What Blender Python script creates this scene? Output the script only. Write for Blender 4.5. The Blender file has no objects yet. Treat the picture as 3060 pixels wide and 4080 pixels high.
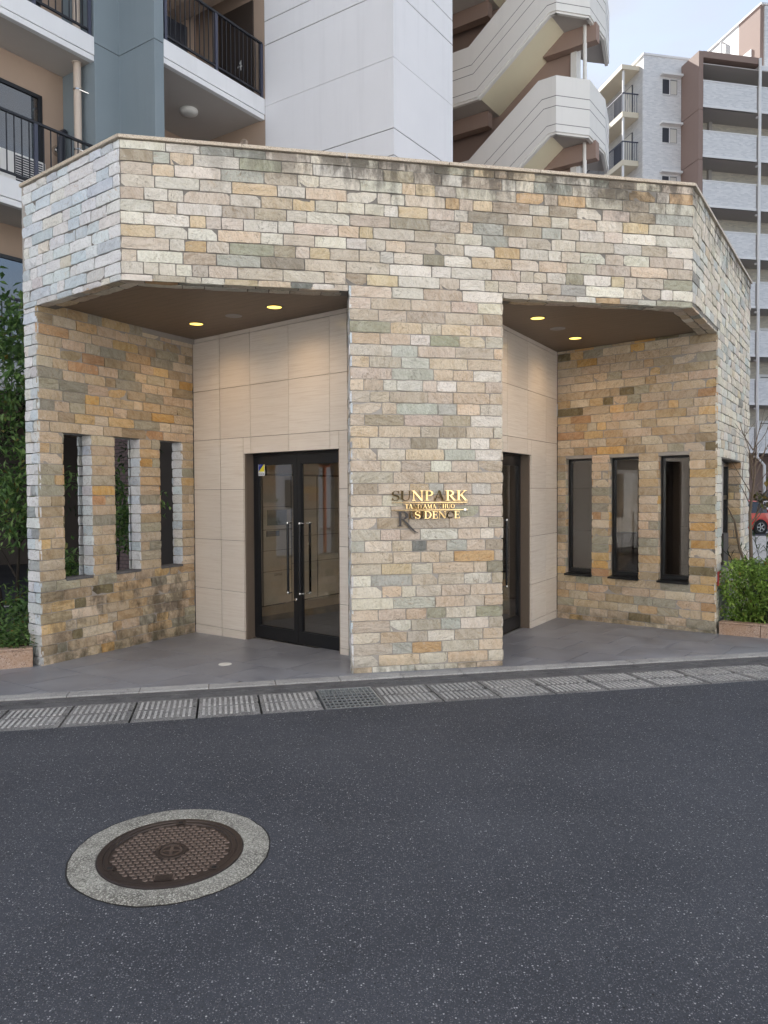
import bpy, math, random
from math import radians as R, sin, cos, pi, hypot, atan2, sqrt
from mathutils import Vector, Matrix, noise
random.seed(7)
SC = bpy.context.scene
COL = SC.collection
# ------------------------------------------------------------------ camera
cd = bpy.data.cameras.new('camera'); cam = bpy.data.objects.new('camera', cd); COL.objects.link(cam)
cd.sensor_fit = 'VERTICAL'; cd.sensor_height = 24.0; cd.sensor_width = 18.0
cd.lens = 24.0 * 3056.0 / 4080.0
cd.clip_start = 0.05; cd.clip_end = 2000
CAMZ = 1.76
_p, _r = -0.0269, -0.0047
_F = Vector((0, cos(_p), sin(_p))); _U = Vector((0, -sin(_p), cos(_p))); _X = Vector((1, 0, 0))
_rt = _X * cos(_r) + _U * sin(_r); _up = -_X * sin(_r) + _U * cos(_r)
M = Matrix((( _rt.x, _up.x, -_F.x, 0), (_rt.y, _up.y, -_F.y, 0), (_rt.z, _up.z, -_F.z, CAMZ), (0, 0, 0, 1)))
cam.matrix_world = M
SC.camera = cam
# ------------------------------------------------------------------ world, sun, exposure
SUN_AZ = atan2(-0.42, 0.907)      # the sun stands behind the apartment block, so the street lies in open shade
SUN_EL = R(40)
W = bpy.data.worlds.new('World'); SC.world = W; W.use_nodes = True
nt = W.node_tree; nt.nodes.clear()
def wn(t, **k):
    n = nt.nodes.new(t)
    for a, b in k.items(): setattr(n, a, b)
    return n
sky = wn('ShaderNodeTexSky', sky_type='NISHITA', sun_disc=False, sun_elevation=SUN_EL, sun_rotation=SUN_AZ,
         altitude=50, air_density=1.0, dust_density=0.8, ozone_density=1.0)
tc = wn('ShaderNodeTexCoord')
mp = wn('ShaderNodeMapping'); mp.inputs['Scale'].default_value = (1.0, 1.0, 2.2)
nz = wn('ShaderNodeTexNoise'); nz.inputs['Scale'].default_value = 2.3; nz.inputs['Detail'].default_value = 7; nz.inputs['Roughness'].default_value = 0.55
rp = wn('ShaderNodeValToRGB'); rp.color_ramp.elements[0].position = 0.36; rp.color_ramp.elements[1].position = 0.62
rp.color_ramp.elements[0].color = (0.25, 0.25, 0.25, 1); rp.color_ramp.elements[1].color = (0.96, 0.96, 0.96, 1)
mx = wn('ShaderNodeMix', data_type='RGBA')
bgn = wn('ShaderNodeBackground'); bgn.inputs['Strength'].default_value = 0.105
out = wn('ShaderNodeOutputWorld')
L = nt.links.new
L(tc.outputs['Generated'], mp.inputs['Vector']); L(mp.outputs['Vector'], nz.inputs['Vector']); L(nz.outputs['Fac'], rp.inputs['Fac'])
L(rp.outputs['Color'], mx.inputs[0]); L(sky.outputs['Color'], mx.inputs[6]); mx.inputs[7].default_value = (2.5, 2.55, 2.65, 1)
L(mx.outputs[2], bgn.inputs['Color']); L(bgn.outputs['Background'], out.inputs['Surface'])
sd = bpy.data.lights.new('sun', 'SUN'); sd.energy = 5.0; sd.angle = R(0.6); sd.color = (1.0, 0.965, 0.91)
sun = bpy.data.objects.new('sun', sd); COL.objects.link(sun)
sdir = Vector((sin(SUN_AZ) * cos(SUN_EL), cos(SUN_AZ) * cos(SUN_EL), sin(SUN_EL)))
sun.rotation_euler = sdir.to_track_quat('Z', 'Y').to_euler(); sun.location = (0, 0, 40)
SC.view_settings.view_transform = 'Standard'; SC.view_settings.look = 'None'
SC.view_settings.gamma = 1.0; SC.view_settings.exposure = 1.55
SC.render.engine = 'CYCLES'
SC.cycles.max_bounces = 8; SC.cycles.transparent_max_bounces = 24
# ------------------------------------------------------------------ mesh helpers
class MB:
    def __init__(s): s.v = []; s.f = []; s.c = []
    def add(s, vs, fs, col=None):
        o = len(s.v); s.v += [tuple(q) for q in vs]; s.f += [tuple(i + o for i in f) for f in fs]
        if col is not None: s.c += [col] * len(fs)
        return s
    def hexa(s, b, t, col=None):            # four bottom, four top points (ccw seen from above)
        return s.add(list(b) + list(t), [(3, 2, 1, 0), (4, 5, 6, 7), (0, 1, 5, 4), (1, 2, 6, 5), (2, 3, 7, 6), (3, 0, 4, 7)], col)
    def box(s, x0, x1, y0, y1, z0, z1, col=None):
        return s.hexa([(x0, y0, z0), (x1, y0, z0), (x1, y1, z0), (x0, y1, z0)], [(x0, y0, z1), (x1, y0, z1), (x1, y1, z1), (x0, y1, z1)], col)
    def obox(s, c, ex, ey, ez, col=None):   # centre and half vectors
        c, ex, ey, ez = map(Vector, (c, ex, ey, ez))
        b = [c - ex - ey - ez, c + ex - ey - ez, c + ex + ey - ez, c - ex + ey - ez]
        return s.hexa(b, [q + 2 * ez for q in b], col)
    def prism(s, poly, z0, z1):             # ccw polygon; z0/z1 numbers or functions
        n = len(poly); f0 = z0 if callable(z0) else (lambda x, y: z0); f1 = z1 if callable(z1) else (lambda x, y: z1)
        vs = [(x, y, f0(x, y)) for x, y in poly] + [(x, y, f1(x, y)) for x, y in poly]
        return s.add(vs, [tuple(range(n - 1, -1, -1)), tuple(range(n, 2 * n))] + [(i, (i + 1) % n, n + (i + 1) % n, n + i) for i in range(n)])
    def tube(s, pts, rad, n=8, caps=True):
        pts = [Vector(q) for q in pts]; rr = rad if isinstance(rad, (list, tuple)) else [rad] * len(pts)
        vs = []; fs = []; a = None
        for i, q in enumerate(pts):
            d = (pts[min(i + 1, len(pts) - 1)] - pts[max(i - 1, 0)]).normalized()
            if a is None: a = d.orthogonal().normalized()
            a = (a - d * a.dot(d)); a = a.normalized() if a.length > 1e-6 else d.orthogonal().normalized()
            b = d.cross(a)
            vs += [q + (a * cos(2 * pi * k / n) + b * sin(2 * pi * k / n)) * rr[i] for k in range(n)]
        for i in range(len(pts) - 1):
            fs += [(i * n + k, i * n + (k + 1) % n, (i + 1) * n + (k + 1) % n, (i + 1) * n + k) for k in range(n)]
        if caps: fs += [tuple(range(n - 1, -1, -1)), tuple((len(pts) - 1) * n + k for k in range(n))]
        return s.add(vs, fs)
    def lathe(s, c, prof, n=32, ax=None):   # profile [(r, h)] about axis (default z)
        c = Vector(c); az = Vector(ax or (0, 0, 1)).normalized(); a = az.orthogonal().normalized(); b = az.cross(a)
        vs = [c + (a * cos(2 * pi * k / n) + b * sin(2 * pi * k / n)) * r + az * h for r, h in prof for k in range(n)]
        fs = [(i * n + k, i * n + (k + 1) % n, (i + 1) * n + (k + 1) % n, (i + 1) * n + k) for i in range(len(prof) - 1) for k in range(n)]
        if prof[0][0] > 1e-5: fs.append(tuple(range(n - 1, -1, -1)))
        if prof[-1][0] > 1e-5: fs.append(tuple((len(prof) - 1) * n + k for k in range(n)))
        return s.add(vs, fs)
    def mesh(s, name, smooth=False):
        m = bpy.data.meshes.new(name); m.from_pydata(s.v, [], s.f)
        if s.c and len(s.c) == len(s.f):
            ca = m.color_attributes.new('tint', 'FLOAT_COLOR', 'CORNER'); i = 0
            for f, c in zip(s.f, s.c):
                for _ in f: ca.data[i].color = c; i += 1
        if smooth:
            for q in m.polygons: q.use_smooth = True
            try: m.set_sharp_from_angle(angle=R(40))
            except Exception: pass
        m.update(); return m
    def build(s, name, mat, parent=None, smooth=False, bevel=0):
        m = s.mesh(name, smooth); m.materials.append(mat)
        return link(name, m, parent, bevel)
def link(name, data, parent=None, bevel=0):
    o = bpy.data.objects.new(name, data); COL.objects.link(o)
    if parent is not None: adopt(o, parent)
    if bevel:
        b = o.modifiers.new('bevel', 'BEVEL'); b.width = bevel; b.segments = 2; b.limit_method = 'ANGLE'
    return o
def wloc(o):
    q = Vector(o.location)
    while o.parent: o = o.parent; q += Vector(o.location)
    return q
def wmat(o):
    b = Matrix.LocRotScale(o.location, o.rotation_euler, o.scale)
    return wmat(o.parent) @ o.matrix_parent_inverse @ b if o.parent else b
def adopt(o, parent):
    o.parent = parent
    if parent.get('_local') is None: o.matrix_parent_inverse = wmat(parent).inverted()
def tag(o, label=None, cat=None, group=None, kind=None):
    if label: o['label'] = label
    if cat: o['category'] = cat
    if group: o['group'] = group
    if kind: o['kind'] = kind
    return o
def thing(name, label, cat, loc=(0, 0, 0), group=None):
    o = bpy.data.objects.new(name, None); COL.objects.link(o); o.location = loc; o.empty_display_size = 0.2
    return tag(o, label, cat, group)
def copy_tree(o, parent=None):
    c = o.copy(); COL.objects.link(c); c.parent = parent
    for ch in [q for q in bpy.data.objects if q.parent == o]: copy_tree(ch, c)
    return c
V2 = lambda x, y: Vector((x, y))
def dirv(deg): return V2(cos(R(deg)), sin(R(deg)))
def v3(p, z): return Vector((p[0], p[1], z))
# ------------------------------------------------------------------ material helpers
class NT:
    def __init__(s, name, rough=0.6, spec=0.5, metal=0.0):
        s.m = bpy.data.materials.new(name); s.m.use_nodes = True; s.t = s.m.node_tree
        s.b = s.t.nodes['Principled BSDF']; s.o = s.t.nodes['Material Output']
        s.b.inputs['Roughness'].default_value = rough; s.b.inputs['Metallic'].default_value = metal
        s.b.inputs['Specular IOR Level'].default_value = spec
    def n(s, t, ins=None, **k):
        n = s.t.nodes.new('ShaderNode' + t)
        for a, b in k.items(): setattr(n, a, b)
        for a, b in (ins or {}).items(): s.put(n.inputs[a], b)
        return n
    def put(s, sock, b):
        if hasattr(b, 'is_linked') or hasattr(b, 'links'): s.t.links.new(b, sock)
        else:
            if isinstance(b, (tuple, list)) and len(b) == 3 and sock.type == 'RGBA': b = (*b, 1)
            sock.default_value = b
    def set(s, **k):
        for a, b in k.items(): s.put(s.b.inputs[a.replace('_', ' ')], b)
        return s
    def pos(s): return s.n('NewGeometry').outputs['Position']
    def objc(s): return s.n('TexCoord').outputs['Object']
    def noise(s, scale, vec=None, detail=4, rough=0.55, dist=0.0):
        n = s.n('TexNoise', {'Scale': scale, 'Detail': detail, 'Roughness': rough, 'Distortion': dist})
        if vec is not None: s.put(n.inputs['Vector'], vec)
        return n.outputs['Fac']
    def voro(s, scale, vec=None, feature='F1'):
        n = s.n('TexVoronoi', {'Scale': scale}, feature=feature)
        if vec is not None: s.put(n.inputs['Vector'], vec)
        return n
    def ramp(s, fac, stops, interp='LINEAR'):
        n = s.n('ValToRGB', {'Fac': fac}); cr = n.color_ramp; cr.interpolation = interp
        while len(cr.elements) < len(stops): cr.elements.new(0.5)
        for e, (q, c) in zip(cr.elements, stops):
            e.position = q; e.color = (c, c, c, 1) if isinstance(c, (int, float)) else (*c, 1)
        return n.outputs['Color']
    def mix(s, a, b, fac, mode='MIX'):
        n = s.n('Mix', data_type='RGBA', blend_type=mode, clamp_factor=True)
        s.put(n.inputs[0], fac); s.put(n.inputs[6], a); s.put(n.inputs[7], b); return n.outputs[2]
    def math(s, op, a, b=0.0, clamp=False):
        n = s.n('Math', operation=op, use_clamp=clamp); s.put(n.inputs[0], a); s.put(n.inputs[1], b); return n.outputs[0]
    def vmap(s, vec, scale=(1, 1, 1), rot=(0, 0, 0), loc=(0, 0, 0)):
        return s.n('Mapping', {'Vector': vec, 'Scale': scale, 'Rotation': rot, 'Location': loc}).outputs[0]
    def vadd(s, a, b):
        n = s.n('VectorMath', operation='ADD'); s.put(n.inputs[0], a); s.put(n.inputs[1], b); return n.outputs[0]
    def vscale(s, a, f):
        n = s.n('VectorMath', operation='SCALE'); s.put(n.inputs[0], a); s.put(n.inputs['Scale'], f); return n.outputs[0]
    def xyz(s, v): return s.n('SeparateXYZ', {0: v}).outputs
    def rng(s, x, a, b, c=0.0, d=1.0):
        return s.n('MapRange', {'Value': x, 'From Min': a, 'From Max': b, 'To Min': c, 'To Max': d}, clamp=True).outputs[0]
    def bump(s, h, strength=0.3, dist=0.01, normal=None):
        n = s.n('Bump', {'Height': h, 'Strength': strength, 'Distance': dist})
        if normal is not None: s.put(n.inputs['Normal'], normal)
        s.put(s.b.inputs['Normal'], n.outputs[0]); return n.outputs[0]
def plain(name, col, rough=0.6, spec=0.5, metal=0.0, var=0.12, scale=6.0, bump=0.0, bscale=60.0):
    k = NT(name, rough, spec, metal); p = k.pos()
    f = k.noise(scale, p, 6, 0.6); f2 = k.noise(scale * 9, p, 3)
    c = k.mix(tuple(q * (1 - var) for q in col), tuple(min(1, q * (1 + var)) for q in col), k.mix(f, f2, 0.35))
    k.set(Base_Color=c)
    if bump: k.bump(k.noise(bscale, p, 5, 0.65), bump, 0.004)
    return k.m
MAT = {}
# stone bricks: the tint of each piece comes from the object colour (or the face colour of the joined rest)
def stone(name, joined=False):
    k = NT(name, 0.78, 0.35); p = k.pos()
    if joined:
        base = k.n('Attribute', attribute_name='tint').outputs['Color']; rnd = k.n('NewGeometry').outputs['Random Per Island']
    else:
        oi = k.n('ObjectInfo'); base = oi.outputs['Color']; rnd = oi.outputs['Random']
    off = k.n('CombineXYZ', {0: k.math('MULTIPLY', rnd, 37.0), 1: k.math('MULTIPLY', rnd, 91.0), 2: k.math('MULTIPLY', rnd, 53.0)}).outputs[0]
    q = k.vadd(p, off)
    rot = k.n('VectorRotate', {'Vector': q, 'Angle': k.math('MULTIPLY', rnd, 25.0), 'Axis': (0.4, 0.6, 0.7)}).outputs[0]
    st = k.vmap(rot, (1.0, 1.0, 3.2))
    broad = k.noise(6.0, st, 4, 0.6, 0.8); fine = k.noise(55.0, q, 5, 0.65); vein = k.noise(9.0, st, 6, 0.6, 2.2)
    c = k.mix(base, k.n('Gamma', {0: base, 1: 1.4}).outputs[0], k.ramp(broad, [(0.44, 0.0), (0.66, 0.8)]))
    warm = k.mix(base, (0.47, 0.30, 0.13), 0.6)
    c = k.mix(c, warm, k.math('MULTIPLY', k.ramp(vein, [(0.56, 0.0), (0.70, 0.75)]), k.rng(rnd, 0.25, 0.95, 0.1, 0.9)))
    c = k.mix(c, k.mix(c, (0.62, 0.60, 0.57), 0.6), k.ramp(k.noise(24.0, q, 4, 0.7), [(0.60, 0.0), (0.72, 0.7)]))
    c = k.mix(c, (0.0, 0.0, 0.0), k.math('MULTIPLY', k.ramp(fine, [(0.3, 0.35), (0.48, 0.0)]), 0.6))
    spots = k.noise(16.0, k.vadd(q, (4, 7, 2)), 6, 0.75, 0.8)
    c = k.mix(c, k.mix(c, (0.20, 0.135, 0.075), 0.75), k.math('MULTIPLY', k.ramp(spots, [(0.56, 0.0), (0.68, 0.8)]), k.rng(rnd, 0.35, 0.9, 0.0, 1.0)))
    c = k.mix(c, k.mix(c, (0.30, 0.28, 0.25), 0.7), k.ramp(k.noise(38.0, k.vadd(q, (1, 5, 8)), 4, 0.7), [(0.58, 0.0), (0.70, 0.6)]))
    # cleft ledges: contours of a stretched noise, each step a small riser with a crack line
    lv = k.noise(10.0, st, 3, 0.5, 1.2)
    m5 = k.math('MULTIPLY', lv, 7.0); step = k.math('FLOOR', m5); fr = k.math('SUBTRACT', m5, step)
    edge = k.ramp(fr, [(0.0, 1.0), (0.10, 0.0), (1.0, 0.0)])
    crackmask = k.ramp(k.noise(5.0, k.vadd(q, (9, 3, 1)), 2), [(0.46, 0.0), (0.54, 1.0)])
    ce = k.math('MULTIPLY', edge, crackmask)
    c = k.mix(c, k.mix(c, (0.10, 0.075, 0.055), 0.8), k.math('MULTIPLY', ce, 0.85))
    # weather: dark mould below the coping, damp stains under the slots, moss at the foot
    x, y, z = k.xyz(p)[0:3]
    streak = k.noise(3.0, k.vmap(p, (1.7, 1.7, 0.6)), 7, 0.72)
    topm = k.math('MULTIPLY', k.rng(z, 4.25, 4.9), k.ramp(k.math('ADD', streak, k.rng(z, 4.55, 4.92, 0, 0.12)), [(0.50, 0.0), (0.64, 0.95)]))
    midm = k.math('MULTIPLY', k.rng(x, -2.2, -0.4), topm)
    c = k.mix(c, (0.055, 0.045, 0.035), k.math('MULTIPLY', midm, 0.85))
    low = k.math('MULTIPLY', k.rng(z, 0.9, 0.7), k.math('MULTIPLY', k.rng(x, -2.3, -2.6), k.rng(x, -3.7, -3.35)))
    stm = k.ramp(k.noise(2.6, k.vmap(p, (1.2, 1.2, 0.7)), 6, 0.72), [(0.46, 0.0), (0.60, 0.9)])
    c = k.mix(c, (0.075, 0.06, 0.042), k.math('MULTIPLY', k.math('MULTIPLY', low, stm), 0.8))
    foot = k.math('MULTIPLY', k.rng(z, 0.16, 0.0), k.ramp(k.noise(7.0, p, 6, 0.7), [(0.40, 0.0), (0.62, 0.9)]))
    c = k.mix(c, (0.07, 0.07, 0.04), k.math('MULTIPLY', foot, 0.75))
    k.set(Base_Color=c)
    h = k.math('ADD', k.math('MULTIPLY', step, 0.16), k.math('MULTIPLY', fine, 0.5))
    h = k.math('ADD', h, k.math('MULTIPLY', k.noise(22.0, st, 4, 0.6, 1.0), 0.5))
    h = k.math('SUBTRACT', h, k.math('MULTIPLY', ce, 0.35))
    k.bump(h, 0.95, 0.015)
    return k.m
MAT['stone'] = stone('stone'); MAT['stone_joined'] = stone('stone_joined', True)
MAT['mortar_shaded'] = plain('shaded_weathered_mortar', (0.20, 0.187, 0.168), 0.9, 0.2, var=0.3, scale=9, bump=0.6, bscale=120)  # mortar colour darkened for shadow in the joints and for weathering
MAT['mortar'] = plain('mortar', (0.36, 0.335, 0.305), 0.9, 0.2, var=0.25, scale=9, bump=0.6, bscale=120)
def granite():
    k = NT('granite', 0.55, 0.4); p = k.pos(); v = k.voro(170.0, p)
    c = k.ramp(k.xyz(v.outputs['Color'])[0], [(0.0, (0.10, 0.085, 0.07)), (0.14, (0.38, 0.32, 0.25)), (0.45, (0.54, 0.47, 0.38)), (0.8, (0.62, 0.56, 0.47)), (1.0, (0.68, 0.64, 0.57))])
    k.set(Base_Color=k.mix(c, (0.48, 0.39, 0.29), k.math('MULTIPLY', k.noise(4.0, p, 5), 0.8))); k.bump(k.noise(150, p, 3), 0.25, 0.002); return k.m
MAT['granite'] = granite()
def pinkgranite():
    k = NT('pink_granite', 0.75, 0.35); p = k.pos(); v = k.voro(120.0, p)
    c = k.ramp(k.xyz(v.outputs['Color'])[0], [(0.0, (0.12, 0.08, 0.06)), (0.12, (0.36, 0.25, 0.19)), (0.6, (0.42, 0.30, 0.23)), (1.0, (0.50, 0.40, 0.33))])
    k.set(Base_Color=k.mix(c, (0.36, 0.22, 0.13), k.ramp(k.noise(3.5, p, 6, 0.7), [(0.45, 0.0), (0.7, 0.7)]))); k.bump(k.noise(120, p, 4), 0.5, 0.003); return k.m
MAT['pink_granite'] = pinkgranite()
def travertine():
    k = NT('travertine', 0.13, 0.5); oi = k.n('ObjectInfo'); q = k.vadd(k.pos(), k.vscale((11.0, 17.0, 5.0), oi.outputs['Random']))
    st = k.vmap(q, (0.8, 0.8, 26.0)); f = k.noise(2.6, st, 7, 0.62, 0.6); g = k.noise(9.0, k.vmap(q, (0.7, 0.7, 18.0)), 5, 0.6, 0.4)
    c = k.ramp(f, [(0.25, (0.59, 0.52, 0.445)), (0.5, (0.71, 0.65, 0.575)), (0.72, (0.75, 0.70, 0.63))])
    c = k.mix(c, (0.42, 0.35, 0.28), k.ramp(g, [(0.60, 0.0), (0.78, 0.45)])); c = k.mix(c, (0.58, 0.515, 0.445), k.rng(oi.outputs['Random'], 0.0, 1.0, 0.0, 0.45)); k.set(Base_Color=c)
    k.set(Roughness=k.rng(f, 0.3, 0.7, 0.10, 0.2)); return k.m
MAT['travertine'] = travertine()
MAT['joint'] = plain('joint', (0.13, 0.10, 0.075), 0.8)
MAT['black_metal'] = plain('black_metal', (0.010, 0.011, 0.013), 0.32, 0.5, var=0.2, scale=4)
MAT['black_bar'] = plain('black_bar', (0.006, 0.006, 0.008), 0.25, 0.5)
MAT['steel'] = plain('steel', (0.62, 0.62, 0.60), 0.22, 0.5, 1.0, var=0.06)
def glass(name, tint, rough=0.0, base_refl=0.05):
    k = NT(name); t = k.n('BsdfTransparent', {'Color': (*tint, 1)}); g = k.n('BsdfGlossy', {'Roughness': rough, 'Color': (1, 1, 1, 1)})
    fc = k.n('LayerWeight', {'Blend': 0.5}).outputs['Facing']; f = k.math('ADD', k.math('MULTIPLY', k.math('POWER', fc, 5.0), 0.9), 0.05 + base_refl, True)
    m = k.n('MixShader', {0: f, 1: t.outputs[0], 2: g.outputs[0]}); k.t.links.new(m.outputs[0], k.o.inputs['Surface']); return k.m
MAT['glass'] = glass('glass', (0.90, 0.89, 0.87), 0.0, 0.05); MAT['dark_glass'] = glass('dark_glass', (0.42, 0.40, 0.39), 0.0, 0.04)
MAT['house_glass'] = glass('house_glass', (0.30, 0.33, 0.36), 0.02, 0.14)
def soffit():
    k = NT('soffit', 0.5, 0.4); p = k.vmap(k.pos(), rot=(0, 0, R(35))); f = k.noise(5.0, k.vmap(p, (1, 14, 1)), 6, 0.6)
    c = k.ramp(f, [(0.3, (0.16, 0.118, 0.086)), (0.7, (0.215, 0.16, 0.118))]); w = k.math('FRACT', k.math('MULTIPLY', k.xyz(p)[1], 9.0))
    ln = k.ramp(w, [(0.0, 1.0), (0.05, 0.0), (0.95, 0.0), (1.0, 1.0)]); k.set(Base_Color=k.mix(c, (0.07, 0.05, 0.038), k.math('MULTIPLY', ln, 0.6))); return k.m
MAT['soffit'] = soffit()
def floor_tile():
    k = NT('floor_tile', 0.42, 0.45); oi = k.n('ObjectInfo'); p = k.pos(); q = k.vadd(p, k.vscale((7.0, 9.0, 3.0), oi.outputs['Random']))
    f = k.noise(2.2, q, 7, 0.62, 0.5); g = k.noise(0.9, p, 5, 0.6)
    c = k.ramp(f, [(0.3, (0.155, 0.163, 0.186)), (0.55, (0.225, 0.236, 0.265)), (0.75, (0.28, 0.293, 0.325))])
    c = k.mix(c, (0.34, 0.35, 0.38), k.ramp(g, [(0.45, 0.0), (0.7, 0.5)])); k.set(Base_Color=c, Roughness=k.rng(f, 0.3, 0.7, 0.34, 0.52))
    k.bump(k.noise(90, p, 4), 0.06, 0.002); return k.m
MAT['floor_tile'] = floor_tile()
def concrete(name, lo, hi, sc=3.0, speck=0.5):
    k = NT(name, 0.88, 0.25); p = k.pos(); a = k.noise(sc, p, 7, 0.65); b = k.noise(sc * 25, p, 4, 0.7)
    c = k.mix(lo, hi, k.ramp(a, [(0.35, 0.0), (0.65, 1.0)])); v = k.voro(190.0, p)
    c = k.mix(c, tuple(q * 0.35 for q in lo), k.math('MULTIPLY', k.ramp(b, [(0.36, 1.0), (0.50, 0.0)]), speck))
    c = k.mix(c, tuple(min(0.8, q * 1.35) for q in hi), k.math('MULTIPLY', k.ramp(k.xyz(v.outputs['Color'])[0], [(0.72, 0.0), (0.76, 1.0)]), speck))
    rnd = k.n('ObjectInfo').outputs['Random']; c = k.mix(c, tuple(q * 0.45 for q in lo), k.rng(rnd, 0.0, 1.0, 0.0, 0.22))
    c = k.mix(c, tuple(q * 0.4 for q in lo), k.ramp(k.noise(9.0, p, 6, 0.75), [(0.54, 0.0), (0.68, 0.5)]))
    k.set(Base_Color=c); k.bump(b, 0.7, 0.006); return k.m
MAT['lid'] = concrete('lid_concrete', (0.13, 0.13, 0.13), (0.32, 0.317, 0.31), 2.2, 0.75)
MAT['rib'] = concrete('rib_concrete', (0.36, 0.36, 0.355), (0.58, 0.575, 0.56), 6.0, 0.6)
MAT['kerb'] = concrete('kerb_concrete', (0.32, 0.32, 0.32), (0.48, 0.48, 0.47), 2.5, 0.3)
MAT['channel'] = concrete('channel_concrete', (0.10, 0.10, 0.106), (0.18, 0.18, 0.185), 4.0, 0.35)
MAT['ring'] = concrete('ring_concrete', (0.17, 0.162, 0.142), (0.38, 0.37, 0.325), 5.0, 0.85)
def asphalt(name='asphalt', stones=True):
    k = NT(name, 0.8, 0.4); p = k.pos(); a = k.noise(0.7, p, 6, 0.6); b = k.noise(160, p, 4, 0.7)
    c = k.mix((0.042, 0.046, 0.057), (0.064, 0.069, 0.084), k.ramp(a, [(0.35, 0.0), (0.65, 1.0)]))
    band = k.noise(1.1, k.vmap(p, (0.10, 1.0, 1.0), rot=(0, 0, R(-12))), 5, 0.55)
    c = k.mix(c, (0.074, 0.079, 0.092), k.ramp(band, [(0.48, 0.0), (0.68, 0.55)])); c = k.mix(c, (0.026, 0.027, 0.031), k.ramp(k.noise(2.3, p, 6, 0.7), [(0.58, 0.0), (0.72, 0.5)]))
    c = k.mix(c, (0.018, 0.018, 0.021), k.ramp(b, [(0.34, 0.8), (0.5, 0.0)]))
    h = b
    if stones:
        v = k.voro(100.0, p); r = k.xyz(v.outputs['Color']); inside = k.ramp(v.outputs['Distance'], [(0.30, 1.0), (0.42, 0.0)])
        m = k.math('MULTIPLY', inside, k.ramp(r[0], [(0.60, 0.0), (0.62, 1.0)]))
        c = k.mix(c, k.ramp(r[1], [(0.0, (0.075, 0.078, 0.085)), (0.6, (0.13, 0.137, 0.15)), (0.88, (0.24, 0.245, 0.26)), (1.0, (0.52, 0.52, 0.53))]), m)
        v2 = k.voro(230.0, p); r2 = k.xyz(v2.outputs['Color'])
        m2 = k.math('MULTIPLY', k.ramp(v2.outputs['Distance'], [(0.30, 1.0), (0.42, 0.0)]), k.ramp(r2[0], [(0.80, 0.0), (0.82, 1.0)]))
        c = k.mix(c, k.ramp(r2[1], [(0.0, (0.10, 0.10, 0.11)), (1.0, (0.34, 0.34, 0.35))]), m2)
        v3_ = k.voro(48.0, p); r3 = k.xyz(v3_.outputs['Color'])
        m3 = k.math('MULTIPLY', k.ramp(v3_.outputs['Distance'], [(0.16, 1.0), (0.24, 0.0)]), k.ramp(r3[0], [(0.955, 0.0), (0.96, 1.0)]))
        c = k.mix(c, (0.012, 0.012, 0.014), m3); h = k.math('ADD', b, k.math('MULTIPLY', m, 0.6)); h = k.math('SUBTRACT', h, m3)
    k.set(Base_Color=c); k.bump(h, 0.8, 0.006); return k.m
MAT['asphalt'] = asphalt(); MAT['ground'] = asphalt('parking_asphalt', False)
MAT['iron'] = plain('cast_iron', (0.052, 0.040, 0.036), 0.42, 0.5, 0.55, var=0.25, scale=14, bump=0.3, bscale=90)
MAT['iron_worn'] = plain('cast_iron_worn', (0.135, 0.105, 0.092), 0.36, 0.5, 0.6, var=0.25, scale=20, bump=0.3, bscale=120)
MAT['galv'] = plain('galvanised', (0.40, 0.43, 0.45), 0.42, 0.5, 0.75, var=0.15, scale=20)
MAT['void'] = plain('void_dark', (0.012, 0.012, 0.012), 0.9)
def streaky(name, col):
    k = NT(name, 0.7, 0.3); p = k.pos(); f = k.noise(1.3, p, 6, 0.6); g = k.noise(4.0, k.vmap(p, (1.0, 1.0, 0.06)), 6, 0.65)
    c = k.mix(tuple(q * 0.95 for q in col), tuple(q * 1.04 for q in col), f); c = k.mix(c, tuple(q * 0.80 for q in col), k.ramp(g, [(0.52, 0.0), (0.76, 0.34)]))
    c = k.mix(c, tuple(q * 0.6 for q in col), k.ramp(k.noise(26.0, p, 3, 0.7), [(0.70, 0.0), (0.78, 0.5)])); k.set(Base_Color=c); k.bump(k.noise(70, p, 5), 0.1, 0.004); return k.m
MAT['white_paint'] = streaky('white_paint', (0.74, 0.735, 0.745))
MAT['groove'] = plain('groove', (0.16, 0.15, 0.145), 0.8)
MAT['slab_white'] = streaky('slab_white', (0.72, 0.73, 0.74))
MAT['slab_under_shade'] = plain('slab_under_shade', (0.50, 0.47, 0.44), 0.8, 0.3, var=0.06, scale=3, bump=0.15, bscale=40)  # same paint as the edges, with underside shade put into the colour
MAT['bluegrey'] = streaky('bluegrey_render', (0.205, 0.25, 0.275))
MAT['tan'] = plain('tan_render', (0.37, 0.28, 0.215), 0.85, 0.3, var=0.06, scale=2, bump=0.2, bscale=55)
MAT['rail'] = plain('rail_metal', (0.012, 0.013, 0.018), 0.4, 0.5)
MAT['post'] = plain('rail_post', (0.05, 0.055, 0.085), 0.4, 0.5)
MAT['pipe'] = plain('beige_pipe', (0.52, 0.44, 0.37), 0.5, 0.4, var=0.05)
MAT['duct'] = plain('dark_duct', (0.035, 0.038, 0.05), 0.5)
MAT['white_plastic'] = plain('white_plastic', (0.72, 0.72, 0.69), 0.4, 0.5, var=0.04)
MAT['curtain'] = plain('curtain', (0.62, 0.60, 0.55), 0.9, 0.2, var=0.1, scale=12)
MAT['stair_white'] = streaky('stair_white', (0.73, 0.71, 0.67))
MAT['stair_cream'] = plain('stair_cream', (0.76, 0.70, 0.52), 0.8, 0.3, var=0.04, scale=1.5)  # cream with bounced sunlight put into its yellow
MAT['stair_brown'] = plain('stair_brown', (0.31, 0.22, 0.18), 0.8, 0.3, var=0.06, scale=1.5)
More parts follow.
